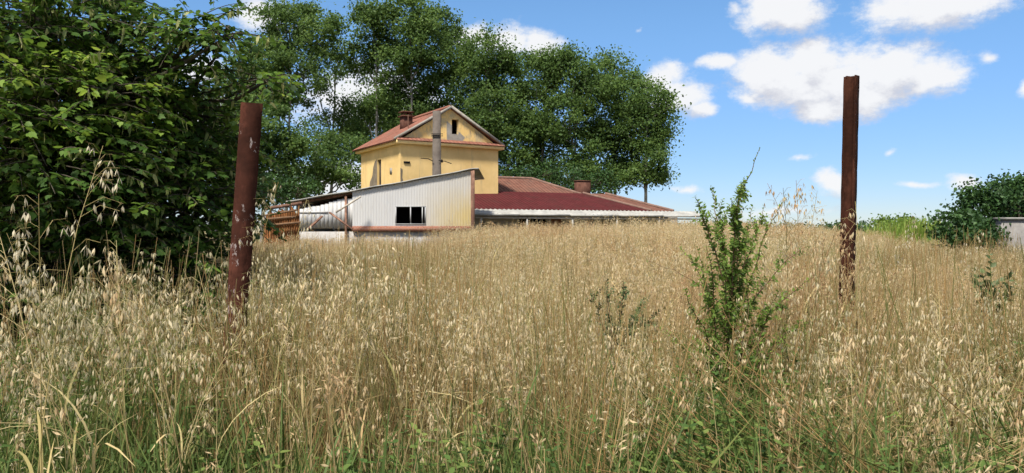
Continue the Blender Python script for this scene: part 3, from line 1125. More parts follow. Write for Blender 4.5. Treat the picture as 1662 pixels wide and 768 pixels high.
# ---- shrubs low behind the buildings
SHR = [
    (850, 50, 'dark low shrub behind the left end of the brown roof', [(836, 292, 42, 26, .8), (880, 286, 40, 28, .7)]),
    (940, 51, 'dark low shrub behind the middle of the brown roof', [(925, 290, 44, 26, .7), (975, 296, 36, 22, .8)]),
    (450, 44, 'bright green shrub left of the shed roof', [(440, 306, 44, 30, 1), (485, 306, 36, 22, 1), (400, 316, 36, 34, 1)]),
]
for i, (u, Y, lab, lobes) in enumerate(SHR):
    r = np.random.default_rng(200 + i)
    L = [(P(a, b_, Y + r.uniform(-.5, .5)), (ru * Y / F, ru * Y / F * .9, rv * Y / F), dn) for a, b_, ru, rv, dn in lobes]
    b0 = P(u, 372, Y)
    b0[2] = .28
    tree('shrub', lab, 'shrub', 'shrubs behind the buildings', b0, L, .08, None, .17, 34, .3, 5.5, bush_leaf, dark_bark, r=r)

# ---- right-hand bush, wall, reeds, far wood
r = np.random.default_rng(301)
BY = 21.0
L = [(P(a, b_, BY + dy), (ru * BY / F, ru * BY / F * .9, rv * BY / F), dn) for a, b_, ru, rv, dn, dy in
     [(1600, 345, 50, 38, 1, 0), (1655, 330, 50, 40, 1, .6), (1560, 366, 36, 28, 1, -.3), (1622, 308, 34, 18, .9, .2), (1576, 322, 20, 14, .8, .2), (1665, 308, 36, 18, .9, .5),
      (1530, 384, 22, 16, 1, -.5), (1590, 386, 45, 20, 1, -.8), (1712, 340, 60, 48, 1, 1.2), (1780, 350, 60, 50, 1, 1.5), (1602, 376, 16, 20, 1, -2.0)]]
b0 = P(1630, 372, BY)
b0[2] = .28
tree('round_bush', 'large dark green bush sloping down to the left, in front of the grey wall end', 'bush', None, b0, L, .12, None, .105, 84, .19, 17, bush_leaf, dark_bark, r=r, branch_r=.03)

r = np.random.default_rng(305)
wl = MB()
p0, p1 = P(1626, 353, 19.0), P(1626, 420, 19.0)
for k in range(6):
    wl.box((p0[0] + k * 2.0, 19.0 + k * .25, 0), (p0[0] + k * 2.0 + 1.99, 19.25 + k * .25, p0[2] - .06))
o = wl.build('concrete_wall', M_wall_dark)
tag(o, 'low rough grey concrete wall at the right edge, under the dark bush', 'wall')
cp = MB()
for k in range(6):
    cp.box((p0[0] - .04 + k * 2.0, 18.95 + k * .25, p0[2] - .057), (p0[0] + k * 2.0 + 1.985, 19.3 + k * .25, p0[2]))
cp.build('coping', M_wall_dark, o)


def reed_clump(label, u, v, ru, rv, Y, n, r, group, name='reed_clump'):
    t = thing(name, label, 'reeds', (P(u, 372, Y)[0], Y, .3), group)
    mb = MB()
    k = Y / F
    H = (EYE + (VH - v + rv) * k) - .3
    for i in range(n):
        x, y = P(u, 0, Y)[0] + r.normal(0, ru * k * .5), Y + r.normal(0, ru * k * .4)
        h = H * r.uniform(.6, 1.05)
        a = r.uniform(0, 2 * math.pi)
        bend = r.uniform(.1, .5)
        q = np.linspace(0, 1, 6)
        pts = np.stack([x + math.cos(a) * bend * q ** 2.2 * h * .6, y + math.sin(a) * bend * q ** 2.2 * h * .6, .28 + h * q * (1 - .15 * q * bend)], 1)
        w = .035 * (1 - q ** 2) + .003
        s = np.array((-math.sin(a), math.cos(a), 0))
        v_ = np.concatenate([pts - s * w[:, None], pts + s * w[:, None]])
        mb.add(v_, [[j, j + 1, j + 7, j + 6] for j in range(5)], np.full(5, np.clip(r.normal(.5, .25), 0, 1)))
    mb.build('leaves', reed_leaf, t)
    return t


reed_clump('bright yellow-green reeds just left of the large dark bush', 1492, 370, 40, 20, 26, 520, np.random.default_rng(31), 'reeds at the field edge')
reed_clump('small pale green reed patch left of the brighter reeds', 1444, 374, 38, 16, 30, 420, np.random.default_rng(32), 'reeds at the field edge')
r = np.random.default_rng(33)
L = [(P(a, b_, 34), (ru * 34 / F, 1.0, rv * 34 / F), 1) for a, b_, ru, rv in [(1450, 362, 20, 10), (1474, 362, 12, 8), (1430, 366, 14, 8)]]
b0 = P(1450, 372, 34)
b0[2] = .3
tree('shrub', 'small green shrub on the skyline behind the pale reeds', 'shrub', None, b0, L, .05, None, .14, 30, .2, 14, elm_leaf, dark_bark, r=r)

# far wood along the horizon: one mass
r = np.random.default_rng(40)
fw = MB()
for i in range(420):
    x = r.uniform(-260, 330)
    y = r.uniform(300, 330)
    h = r.uniform(3.0, 5.5) + (2.2 if x > 150 else 0)
    n = 40
    d = r.normal(size=(n, 3))
    d /= np.linalg.norm(d, axis=1)[:, None]
    leaf_cards(fw, np.array((x, y, h * .5)) + d * np.array((3.2, 3.2, h * .5)) * r.uniform(.6, 1, n)[:, None], 1.1, np.clip(r.normal(.5, .2, n), 0, 1), r=r)
tag(fw.build('far_wood', bush_leaf), 'thin dark line of far trees along the horizon', 'woodland', kind='stuff')

# ---- big leafy tree at the left
r = np.random.default_rng(55)
lt = thing('broadleaf_tree', 'big dark broad-leaved tree with pale bracts, filling the left edge of the picture', 'tree', (-5.6, 8.2, .1))
crown, bracts, limbs, trunk = MB(), MB(), MB(), MB()
tp_ = np.array([(-5.6, 8.2, 0), (-5.55, 8.2, 1.0), (-5.4, 8.1, 2.2), (-5.3, 8.2, 3.6), (-5.2, 8.3, 5.2), (-5.1, 8.3, 7.0)])
trunk.tube(tp_, [.24, .19, .17, .14, .1, .04], 10)
_h = [(.20, -.07, .02), (.40, .04, .04), (.56, .30, .03), (.44, .42, .06), (.44, .68, .0), (.25, .74, .05)]
LF_OUT = np.array([(0, 0, 0)] + _h + [(0, 1.16, -.14)] + [(-a, b_, c) for a, b_, c in _h[::-1]] + [(0, .38, -.03)])
LF_F = np.array([[14, i, (i + 1) % 14] for i in range(14)])
EL_F = np.array([[8, i, (i + 1) % 8] for i in range(8)])


def shaped_leaves(mb, pos, d, nrm, size, tint, shape=LF_OUT, faces=LF_F):
    n = len(pos)
    d = d / np.linalg.norm(d, axis=1)[:, None]
    s = np.cross(d, nrm)
    s /= np.linalg.norm(s, axis=1)[:, None] + 1e-9
    u_ = np.cross(s, d)
    k = len(shape)
    v = pos[:, None] + (shape[None, :, 0:1] * s[:, None] + shape[None, :, 1:2] * d[:, None] + shape[None, :, 2:3] * u_[:, None]) * size[:, None, None]
    f = (np.arange(n)[:, None, None] * k + faces[None]).reshape(-1, 3)
    mb.add(v.reshape(-1, 3), f, np.repeat(tint, len(faces)))


def spray(start, direc, L, nl, size, tint, droop=.25):
    """A leafy twig: leaves set alternately left and right of a drooping shoot, faces up."""
    direc = direc / np.linalg.norm(direc)
    k = np.linspace(0, 1, 6)
    pts = start + direc * L * k[:, None]
    pts[:, 2] -= droop * L * k ** 2
    limbs.tube(pts, np.linspace(.006, .002, 6), 4, cap=False)
    q = np.linspace(.12, 1, nl)
    pos = np.stack([np.interp(q, k, pts[:, i]) for i in range(3)], 1)
    side = np.cross(direc, (0, 0, 1.0))
    side /= np.linalg.norm(side) + 1e-9
    sg = np.where(np.arange(nl) % 2 == 0, 1.0, -1.0)
    d = direc * .55 + side * sg[:, None] * .9 + r.normal(0, .25, (nl, 3))
    d[:, 2] -= r.uniform(.15, .7, nl)
    nr_ = np.array((0, 0, 1.0)) + r.normal(0, .35, (nl, 3))
    shaped_leaves(crown, pos + d * .03, d, nr_, size * r.uniform(.6, 1.15, nl), np.clip(tint + r.normal(0, .12, nl), 0, 1))
    return pos


# (u, v, ru, rv, Y, depth radius, sprays)
LT = [(60, 60, 120, 80, 6.6, .9, 150), (180, 60, 80, 60, 6.9, .8, 90), (30, 180, 110, 60, 6.0, .9, 110), (150, 160, 110, 60, 6.5, .8, 130), (250, 130, 55, 45, 7.0, .6, 60),
      (90, 270, 120, 55, 6.2, .8, 110), (220, 250, 90, 60, 6.8, .8, 110), (310, 250, 55, 40, 7.2, .6, 60), (340, 190, 45, 26, 7.3, .4, 30), (300, 60, 40, 18, 6.7, .3, 14), (345, 45, 34, 14, 6.7, .3, 12),
      (370, 60, 18, 10, 6.6, .2, 6), (350, 95, 20, 10, 6.8, .2, 6), (300, 150, 30, 24, 7.2, .4, 18), (320, 320, 60, 50, 7.2, .7, 75), (200, 340, 110, 50, 6.7, .8, 110), (70, 350, 100, 50, 6.5, .8, 90),
      (250, 410, 90, 40, 6.9, .7, 80), (110, 420, 120, 40, 6.6, .8, 90), (200, 470, 160, 30, 7.0, .8, 90), (60, 520, 130, 45, 6.2, .7, 110), (200, 540, 120, 40, 6.3, .7, 90), (310, 480, 60, 45, 6.9, .6, 60), (432, 133, 34, 10, 7.0, .3, 8), (-120, 150, 120, 160, 7.0, 1.2, 150), (60, -120, 260, 120, 7.2, 1.6, 190),
      (405, 140, 40, 14, 7.4, .3, 9), (120, 210, 200, 190, 9.2, 1.0, 330), (-60, 340, 120, 120, 7.2, 1.0, 90), (380, 330, 30, 40, 7.6, .4, 24), (395, 230, 20, 34, 7.8, .3, 14)]
for (u, v, ru, rv, Y, dr, ns_) in LT:
    c = P(u, v, Y)
    lt0 = tp_[min(5, max(1, int(c[2] / 1.3)))]
    lp = lt0 + (c - lt0) * np.linspace(0, 1, 7)[:, None]
    lp[1:-1] += r.normal(0, .1, (5, 3))
    limbs.tube(lp, np.linspace(.05, .012, 7), 6)
    ns_ = int(ns_ * 1.4)
    d_ = r.normal(size=(ns_, 3))
    d_ /= np.linalg.norm(d_, axis=1)[:, None]
    pp = c + d_ * (r.uniform(.1, 1, ns_) ** .5)[:, None] * np.array((ru * Y / F, dr, rv * Y / F))
    for p in pp:
        a = r.uniform(0, 2 * math.pi)
        out = (p - c) / np.array((ru * Y / F, dr, rv * Y / F)) * .8
        direc = np.array((math.cos(a), math.sin(a), r.uniform(-.2, .25))) + out * .9
        tn = r.uniform(.2, .7) + (.3 if (150 <= v <= 200 and u < 200) else 0)  # raised tint paints sunlight into these sprays
        pos = spray(p, direc, r.uniform(.28, .5), r.integers(10, 18), .060, tn)
        if r.random() < .55:
            m_ = r.integers(2, 6)
            q = pos[r.integers(0, len(pos), m_)]
            dd = r.normal(0, .35, (m_, 3))
            dd[:, 2] -= 1.0
            sh = LF_OUT * np.array((.32, 1, .5))
            shaped_leaves(bracts, q, dd, r.normal(size=(m_, 3)), r.uniform(.055, .095, m_), r.uniform(0, 1, m_), sh)
        if r.random() < .35:
            w = lp[r.integers(3, 7)]
            limbs.tube(w + (p - w) * np.linspace(0, 1, 4)[:, None] + np.vstack([[0, 0, 0], r.normal(0, .04, (2, 3)), [0, 0, 0]]), np.linspace(.012, .005, 4), 4, cap=False)
trunk.build('trunk', dark_bark, lt, smooth=True)
limbs.build('branches', dark_bark, lt, smooth=True)
crown.build('crown', linden_leaf, lt)
bracts.build('bracts', bract_m, lt)

# ---- elm saplings in the grass
EL_SH = np.array([(0, 0, 0), (.26, .2, .04), (.34, .5, .05), (.2, .85, .02), (0, 1.15, -.06), (-.2, .85, .02), (-.34, .5, .05), (-.26, .2, .04), (0, .5, -.03)])


def sapling(name, label, cat, base_uv, Y, shoots, leaf_sz, mat, stem_m, seed, side_n=5, sparse=1.0):
    r = np.random.default_rng(seed)
    bp = P(base_uv[0], base_uv[1], Y)
    bp[2] = float(ground_z(bp[0], Y)) - .02
    t = thing(name, label, cat, bp)
    st, lf = MB(), MB()

    def leaves(pts, dens, sz, twigs):
        seg = np.linalg.norm(np.diff(pts, axis=0), axis=1)
        tot = seg.sum()
        cum = np.concatenate([[0], np.cumsum(seg)]) / tot
        nl = max(4, int(tot / (sz * .34) * dens))
        q = np.linspace(.08, 1, nl)
        pos = np.stack([np.interp(q, cum, pts[:, i]) for i in range(3)], 1)
        tan = np.stack([np.interp(q + .02, cum, pts[:, i]) for i in range(3)], 1) - np.stack([np.interp(q - .02, cum, pts[:, i]) for i in range(3)], 1)
        tan /= np.linalg.norm(tan, axis=1)[:, None] + 1e-9
        a = r.uniform(0, math.pi)
        sd = np.cross(tan, np.array((math.sin(a) * .6, math.cos(a), .3)))
        sd /= np.linalg.norm(sd, axis=1)[:, None] + 1e-9
        sg = np.where(np.arange(nl) % 2 == 0, 1., -1.)
        d = tan * .55 + sd * sg[:, None] + r.normal(0, .3, (nl, 3))
        szs = sz * r.uniform(.55, 1.15, nl) * (1 - .5 * q ** 4)
        shaped_leaves(lf, pos, d, np.array((0, -.3, .8)) + r.normal(0, .5, (nl, 3)), szs, np.clip(r.normal(.45, .2, nl) + .3 * q ** 3, 0, 1), EL_SH, EL_F)
        return pos, tan

    for (px_, rad, leafy, dy) in shoots:
        pts = np.array([P(u, v, Y + dy * k) for k, (u, v) in zip(np.linspace(0, 1, len(px_)), px_)])
        if px_[0][1] >= 600:
            pts[0] = bp
        qq = np.linspace(0, 1, 14)
        kk = np.linspace(0, 1, len(pts))
        fine = np.stack([np.interp(qq, kk, pts[:, i]) for i in range(3)], 1)
        fine[1:-1] += r.normal(0, .004, (12, 3))
        st.tube(fine, np.linspace(rad, .0012, 14), 5, cap=False)
        if leafy > 0:
            ps, tn = leaves(fine, leafy, leaf_sz, True)
            L_ = np.linalg.norm(fine[-1] - fine[0])
            for _ in range(int(L_ / .03 * sparse * leafy)):
                i = int(len(ps) * r.uniform(.05, .85))
                dd = tn[i] * .7 + r.normal(0, .6, 3)
                dd /= np.linalg.norm(dd)
                ll = r.uniform(.06, .17) * (1.1 - i / len(ps) * .6)
                tw = ps[i] + dd * ll * np.linspace(0, 1, 5)[:, None] + np.array((0, 0, .15)) * ll * (np.linspace(0, 1, 5) ** 2)[:, None]
                st.tube(tw, np.linspace(.0016, .0008, 5), 4, cap=False)
                leaves(tw, 1.0, leaf_sz * .85, False)
    st.build('stems', stem_m, t)
    lf.build('leaves', mat, t)
    return t


sapling('elm_sapling', 'tall green elm sapling rising above the oats, with one long shoot against the sky', 'sapling', (1186, 700), 4.5, [
    ([(1186, 700), (1186, 500), (1191, 400), (1199, 330), (1214, 290), (1233, 241)], .010, 1.1, .1),
    ([(1186, 520), (1170, 440), (1148, 375), (1133, 330), (1128, 318)], .005, .8, -.2),
    ([(1188, 480), (1172, 400), (1162, 345), (1158, 305)], .005, .8, .2),
    ([(1190, 470), (1200, 400), (1190, 350), (1186, 322)], .005, 1.0, -.2),
    ([(1190, 560), (1222, 490), (1262, 440), (1296, 405), (1312, 400)], .005, .45, .15),
    ([(1190, 540), (1222, 450), (1238, 390), (1258, 350), (1268, 330)], .004, .5, -.1),
    ([(1186, 520), (1150, 470), (1096, 440), (1052, 424)], .003, .12, .1),
    ([(1186, 600), (1150, 540), (1122, 500), (1112, 470)], .005, .9, -.25),
    ([(1188, 600), (1150, 480), (1140, 430), (1130, 400)], .005, .9, .25),
    ([(1188, 600), (1222, 540), (1250, 500), (1266, 470)], .005, .9, .2),
    ([(1186, 600), (1180, 520), (1178, 450), (1172, 420)], .005, .9, -.3),
    ([(1190, 620), (1205, 560), (1215, 500), (1212, 450)], .005, .9, -.3),
    ([(1188, 560), (1205, 440), (1212, 380), (1222, 335)], .005, .9, .15),
    ([(1190, 640), (1160, 590), (1135, 560), (1125, 545)], .005, .9, -.2),
    ([(1186, 560), (1150, 470), (1120, 420), (1104, 400)], .004, .8, .2),
    ([(1188, 520), (1180, 430), (1170, 360), (1166, 330)], .005, 1.0, .15),
    ([(1190, 520), (1210, 430), (1232, 370), (1240, 335)], .004, .8, .3),
    ([(1190, 600), (1240, 520), (1290, 470), (1322, 450)], .005, .8, -.2),
    ([(1186, 640), (1130, 580), (1090, 545), (1072, 535)], .005, .8, .2),
    ([(1192, 640), (1250, 560), (1300, 530), (1330, 520)], .005, .8, .2),
    ([(1188, 480), (1192, 380), (1196, 330), (1204, 296)], .005, 1.2, -.3),
    ([(1186, 600), (1160, 500), (1156, 440), (1146, 400)], .005, 1.0, -.35),
    ([(1190, 640), (1230, 590), (1262, 565), (1275, 545)], .005, .9, -.2),
], .034, elm_leaf, red_twig, 61, sparse=.8)
sapling('elm_sapling', 'small olive green sapling half sunk in the oats, left of the tall sapling', 'sapling', (1000, 700), 4.9, [
    ([(1000, 700), (992, 540), (986, 480), (985, 440)], .006, .9, 0),
    ([(996, 580), (972, 510), (958, 470)], .004, .8, .1),
    ([(996, 570), (1008, 510), (1012, 455)], .004, .8, -.1),
    ([(998, 580), (1030, 520), (1046, 485)], .004, .8, .1),
    ([(998, 580), (1040, 530), (1078, 500)], .004, .7, -.1),
], .030, olive_leaf, red_twig, 62, sparse=.8)
sapling('thistle', 'grey green thistle standing in the oats below the grey wall', 'thistle', (1612, 640), 6.6, [
    ([(1612, 640), (1610, 500), (1608, 440), (1606, 404)], .007, 1.0, 0),
    ([(1610, 520), (1590, 465), (1578, 436)], .005, .9, .1),
    ([(1610, 520), (1634, 470), (1642, 440)], .005, .9, -.1),
], .085, olive_leaf, elm_leaf, 63, sparse=.6)

# ------------------------------------------------------------------ the field: wild oats and what grows among them
straw_m = grass_mat('oat_straw', [(0, (.15, .17, .05)), (.3, (.33, .28, .11)), (.55, (.56, .45, .215)), (.8, (.53, .38, .18)), (1, (.42, .25, .12))], .3)
husk_m = grass_mat('oat_husk', [(0, (.50, .44, .27)), (.35, (.68, .57, .36)), (.7, (.63, .48, .27)), (1, (.48, .31, .16))], .45, .4)
blade_m = grass_mat('green_blade', [(0, (.07, .11, .025)), (.4, (.13, .175, .042)), (.65, (.28, .245, .085)), (.85, (.45, .35, .17)), (1, (.42, .27, .11))], .35, .5)
weed_m = grass_mat('weed_leaf', [(0, (.045, .085, .02)), (.5, (.08, .14, .03)), (1, (.17, .215, .05))], .35, .5)


def ribbon(mb, base, a, L, w, bend, tint, mat, lift=1.0, twist=0.0, seg=5, r=rng):
    q = np.linspace(0, 1, seg + 1)
    hx = bend * q ** 1.7 * L
    hz = L * q * lift * np.sqrt(np.clip(1 - (bend * q) ** 2 * .7, .05, 1))
    if bend > .75:
        hz = L * lift * (q - .62 * bend * q ** 2.2)
    pts = base + np.stack([math.cos(a) * hx, math.sin(a) * hx, hz], 1)
    s = np.array((-math.sin(a + twist), math.cos(a + twist), 0))
    ww = w * .5 * np.sqrt(np.clip(1 - q ** 2.2, 0, 1)) + .0004
    v = np.concatenate([pts - s * ww[:, None], pts + s * ww[:, None]])
    n = seg + 1
    mb.add(v, [[j, j + 1, n + j + 1, n + j] for j in range(seg)], tint, mat)


def spikelet(mb, p, L, r, detail=True):
    """Papery hanging oat spikelet: two spread glumes and a dark awn."""
    a = r.uniform(0, 2 * math.pi)
    spread = r.uniform(.08, .42)
    tilt = r.normal(0, .28)
    b2 = r.uniform(0, 2 * math.pi)
    dn = np.array((math.sin(tilt) * math.cos(b2), math.sin(tilt) * math.sin(b2), -math.cos(tilt)))
    s = np.cross(dn, (math.cos(a), math.sin(a), .1))
    s /= np.linalg.norm(s)
    w = np.cross(s, dn)
    tint = float(np.clip(r.normal(.5, .3), 0, 1))
    for sg in (-1, 1):
        d = dn + s * spread * sg
        d /= np.linalg.norm(d)
        tip = p + d * L
        m1 = p + d * L * .4
        wd = L * .13
        o = s * sg * L * .07
        if detail:
            mb.add([p, m1 + w * wd, tip, m1 - w * wd, m1 + o], [[0, 1, 4], [1, 2, 4], [2, 3, 4], [3, 0, 4]], tint, 1)
        else:
            mb.add([p, m1 + w * wd * 1.2, tip, m1 - w * wd * 1.2], [[0, 1, 2, 3]], tint, 1)
    if detail:
        e = p + dn * L * 1.5 + r.normal(0, L * .25, 3)
        m_ = p + dn * L * .5
        mb.add([m_, m_ + w * .0012, e], [[0, 1, 2]], .95, 0)


def oat(r, H, detail=True, nsp=24):
    mb = MB()
    a = r.uniform(0, 2 * math.pi)
    lean = abs(r.normal(.09, .07))
    q = np.linspace(0, 1, 9 if detail else 5)
    nod = r.uniform(.02, .12)
    pts = np.stack([math.cos(a) * (lean * q ** 1.6 + nod * q ** 5) * H, math.sin(a) * (lean * q ** 1.6 + nod * q ** 5) * H, H * q], 1)
    mb.tube(pts, np.linspace(.0026, .0010, len(q)), 3, .5, 0, cap=False)
    # dry leaves
    for k in range(r.integers(2, 4) if detail else 1):
        h = r.uniform(.12, .6)
        base = np.array([np.interp(h, q, pts[:, i]) for i in range(3)])
        ribbon(mb, base, r.uniform(0, 6.28), r.uniform(.16, .34), r.uniform(.005, .010), r.uniform(.4, 1.2), r.uniform(0, .8), 0, r=r)
    # panicle
    P0 = 1 - min(.36, .30 / H * r.uniform(.8, 1.2))
    nb = max(4, nsp // 3)
    side = r.uniform(0, 6.28)
    for k in range(nb):
        h = P0 + (1 - P0) * (k / nb) ** .9
        base = np.array([np.interp(h, q, pts[:, i]) for i in range(3)])
        b2 = side + r.normal(0, 1.0)
        L = (.13 * (1 - .75 * k / nb) + .03) * r.uniform(.7, 1.25)
        e = base + np.array((math.cos(b2), math.sin(b2), 0)) * L * .75 + np.array((0, 0, L * r.uniform(.05, .5)))
        m_ = (base + e) / 2 + np.array((0, 0, L * .18))
        if detail:
            mb.tube(np.array([base, m_, e]), [.0007, .0006, .0005], 3, .5, 0, cap=False)
        for j in range(r.integers(2, 5)):
            t_ = r.uniform(.4, 1)
            p = base + (e - base) * t_ + np.array((0, 0, L * .18 * (1 - abs(2 * t_ - 1))))
            p2 = p + np.array((r.normal(0, .012), r.normal(0, .012), -r.uniform(.005, .025)))
            if detail:
                mb.add([p, p + (.0008, 0, 0), p2], [[0, 1, 2]], .5, 0)
            spikelet(mb, p2, r.uniform(.020, .029), r, detail)
    return mb


def brome(r, H, detail=True):
    """Finer tawny grass with a narrow feathery head."""
    mb = MB()
    a = r.uniform(0, 6.28)
    lean = abs(r.normal(.12, .08))
    q = np.linspace(0, 1, 6)
    pts = np.stack([math.cos(a) * lean * q ** 2 * H, math.sin(a) * lean * q ** 2 * H, H * q], 1)
    mb.tube(pts, np.linspace(.0018, .0007, 6), 3, .6, 0, cap=False)
    for k in range(2):
        base = pts[1] * r.uniform(.4, 1.8)
        ribbon(mb, base, r.uniform(0, 6.28), r.uniform(.15, .28), .004, r.uniform(.3, 1.), r.uniform(.2, 1), 0, r=r)
    for k in range(16):
        h = 1 - .2 * r.random()
        base = np.array([np.interp(h, q, pts[:, i]) for i in range(3)])
        d = r.normal(0, .35, 3) + np.array((math.cos(a), math.sin(a), .5)) * .5
        d /= np.linalg.norm(d)
        s = np.cross(d, r.normal(size=3))
        s /= np.linalg.norm(s)
        L = r.uniform(.015, .03)
        p = base + d * .012
        mb.add([p, p + d * L * .5 + s * .0028, p + d * L, p + d * L * .5 - s * .0028], [[0, 1, 2, 3]], r.uniform(.4, 1), 1)
    return mb


def tuft(r, H, n, spread_, green):
    mb = MB()
    for k in range(n):
        base = np.array((r.normal(0, spread_), r.normal(0, spread_), 0))
        ribbon(mb, base, r.uniform(0, 6.28), H * r.uniform(.5, 1.1), r.uniform(.003, .0075), r.uniform(.15, 1.0), float(np.clip(r.normal(green, .3), 0, 1)), 0, twist=r.normal(0, .4), r=r)
    return mb


def stems(r, H, n):
    """Bare upright straw stems, some leaning across."""
    mb = MB()
    for k in range(n):
        base = np.array((r.normal(0, .09), r.normal(0, .09), 0))
        a, ln = r.uniform(0, 6.28), abs(r.normal(.12, .14))
        h = H * r.uniform(.5, 1.1)
        q = np.linspace(0, 1, 4)
        pts = base + np.stack([math.cos(a) * ln * q ** 1.3 * h, math.sin(a) * ln * q ** 1.3 * h, h * q * (1 - .3 * ln)], 1)
        mb.tube(pts, np.linspace(.0024, .0012, 4), 3, float(np.clip(r.normal(.75, .3), 0, 1)), 0, cap=False)
    return mb


def weed(r, H, sz):
    """Leafy weed: upright stems with opposite toothed leaves."""
    mb = MB()
    for s_ in range(r.integers(2, 5)):
        a = r.uniform(0, 6.28)
        h = H * r.uniform(.6, 1.05)
        q = np.linspace(0, 1, 5)
        b_ = np.array((r.normal(0, .04), r.normal(0, .04), 0))
        pts = b_ + np.stack([math.cos(a) * .25 * q ** 1.5 * h, math.sin(a) * .25 * q ** 1.5 * h, h * q], 1)
        mb.tube(pts, np.linspace(.003, .0012, 5), 4, .5, 0, cap=False)
        nn = int(h / .045)
        for k in range(nn):
            h_ = (k + 1) / nn
            c = np.array([np.interp(h_, q, pts[:, i]) for i in range(3)])
            for o_ in (0, math.pi):
                b2 = k * 1.57 + o_ + r.normal(0, .2)
                d = np.array((math.cos(b2), math.sin(b2), r.uniform(-.25, .45)))
                shaped_leaves(mb, c[None], d[None], np.array([[0, 0, 1.0]]) + r.normal(0, .2, (1, 3)), np.array([sz * r.uniform(.6, 1.1) * (1.15 - .6 * h_)]), np.array([np.clip(r.normal(.4, .25) + .3 * h_ ** 3, 0, 1)]), EL_SH, EL_F)
    return mb


def protos(cname, builders, mats):
    c = bpy.data.collections.new(cname)
    for i, mb in enumerate(builders):
        o = bpy.data.objects.new(f'{cname}_{i:03d}', mb.mesh(cname, mats))
        c.objects.link(o)
    return c


def scatter(name, coll, pos, idx, rot, scl, hue):
    me = bpy.data.meshes.new(name)
    me.vertices.add(len(pos))
    me.vertices.foreach_set('co', np.asarray(pos, float).ravel())
    for nm, ty, val, key in (('idx', 'INT', idx, 'value'), ('rot', 'FLOAT_VECTOR', rot, 'vector'), ('scl', 'FLOAT', scl, 'value'), ('hue', 'FLOAT', hue, 'value')):
        a = me.attributes.new(nm, ty, 'POINT')
        a.data.foreach_set(key, np.asarray(val).ravel())
    o = bpy.data.objects.new(name, me)
    COL.objects.link(o)
    ng = bpy.data.node_groups.new(name, 'GeometryNodeTree')
    ng.interface.new_socket('Geometry', in_out='INPUT', socket_type='NodeSocketGeometry')
    ng.interface.new_socket('Geometry', in_out='OUTPUT', socket_type='NodeSocketGeometry')
    gi_, go_ = N(ng, 'NodeGroupInput'), N(ng, 'NodeGroupOutput')
    ci = N(ng, 'GeometryNodeCollectionInfo')
    ci.inputs['Collection'].default_value = coll
    ci.inputs['Separate Children'].default_value = True
    ci.inputs['Reset Children'].default_value = True
    ip = N(ng, 'GeometryNodeInstanceOnPoints')
    ip.inputs['Pick Instance'].default_value = True

    def attr(nm, ty):
        n = N(ng, 'GeometryNodeInputNamedAttribute', data_type=ty)
        n.inputs['Name'].default_value = nm
        return n.outputs[0]
    e2r = N(ng, 'FunctionNodeEulerToRotation')
    ng.links.new(attr('rot', 'FLOAT_VECTOR'), e2r.inputs[0])
    ng.links.new(gi_.outputs[0], ip.inputs['Points'])
    ng.links.new(ci.outputs[0], ip.inputs['Instance'])
    ng.links.new(attr('idx', 'INT'), ip.inputs['Instance Index'])
    ng.links.new(e2r.outputs[0], ip.inputs['Rotation'])
    ng.links.new(attr('scl', 'FLOAT'), ip.inputs['Scale'])
    ng.links.new(ip.outputs[0], go_.inputs[0])
    md = o.modifiers.new('scatter', 'NODES')
    md.node_group = ng
    return o


def vnoise(x, y, s, seed):
    """Smooth value noise in 0..1."""
    g = np.random.default_rng(seed).random((64, 64))
    x, y = x * s + 500, y * s + 500
    xi, yi = np.floor(x).astype(int), np.floor(y).astype(int)
    fx, fy = x - xi, y - yi
    fx, fy = fx * fx * (3 - 2 * fx), fy * fy * (3 - 2 * fy)
    w = lambda i, j: g[i % 64, j % 64]
    return (w(xi, yi) * (1 - fx) + w(xi + 1, yi) * fx) * (1 - fy) + (w(xi, yi + 1) * (1 - fx) + w(xi + 1, yi + 1) * fx) * fy


def wedge(n, y0, y1, r, half=.80):
    g = np.linspace(y0, y1, 400)
    w = half * .93 * g + 1.6                        # half width at each distance, with a margin for a step to the side
    cdf = np.concatenate([[0], np.cumsum((w[1:] + w[:-1]) / 2)])
    n = int(n * cdf[-1] * (g[1] - g[0]) / (half * (y1 ** 2 - y0 ** 2) / 2))
    y = np.interp(r.random(n), cdf / cdf[-1], g)
    x = r.uniform(-1, 1, n) * (half * .93 * y + 1.6)
    return x, y


def height_field(x, y):
    """How tall the oats stand (factor on the prototypes' metre)."""
    h = 1.0 + .34 * (vnoise(x, y, .6, 5) - .5) + .26 * (vnoise(x, y, 1.9, 6) - .5)
    h = h + .20 * np.exp(-(((x + 1.7) / 1.1) ** 2 + ((y - 3.4) / 1.4) ** 2))
    h = h + .22 * np.clip((y - 9) / 14, 0, 1) * (x / y > -.1) * (x / y < .42)
    h = h - .20 * np.clip((y - 10) / 12, 0, 1) * (x / y < -.05)
    h = h - .18 * np.clip((x / y - .30) / .3, 0, 1) * np.clip((y - 3) / 6, 0, 1)
    return h


def hue_field(x, y):
    u = U0 + F * x / y
    hz = .50 + .75 * (vnoise(x, y, .5, 8) - .5) + .45 * (vnoise(x, y, 1.6, 9) - .5)
    hz = hz + .16 * np.exp(-((u - 820) / 330) ** 2) * np.clip((y - 3) / 4, 0, 1)
    hz = hz - .18 * np.clip((500 - u) / 400, 0, 1) - .10 * np.clip((u - 1350) / 300, 0, 1)
    return np.clip(hz, 0, 1)


def rots(n, r, tilt=.07):
    return np.stack([r.normal(0, tilt, n), r.normal(0, tilt, n), r.uniform(0, 6.283, n)], 1)


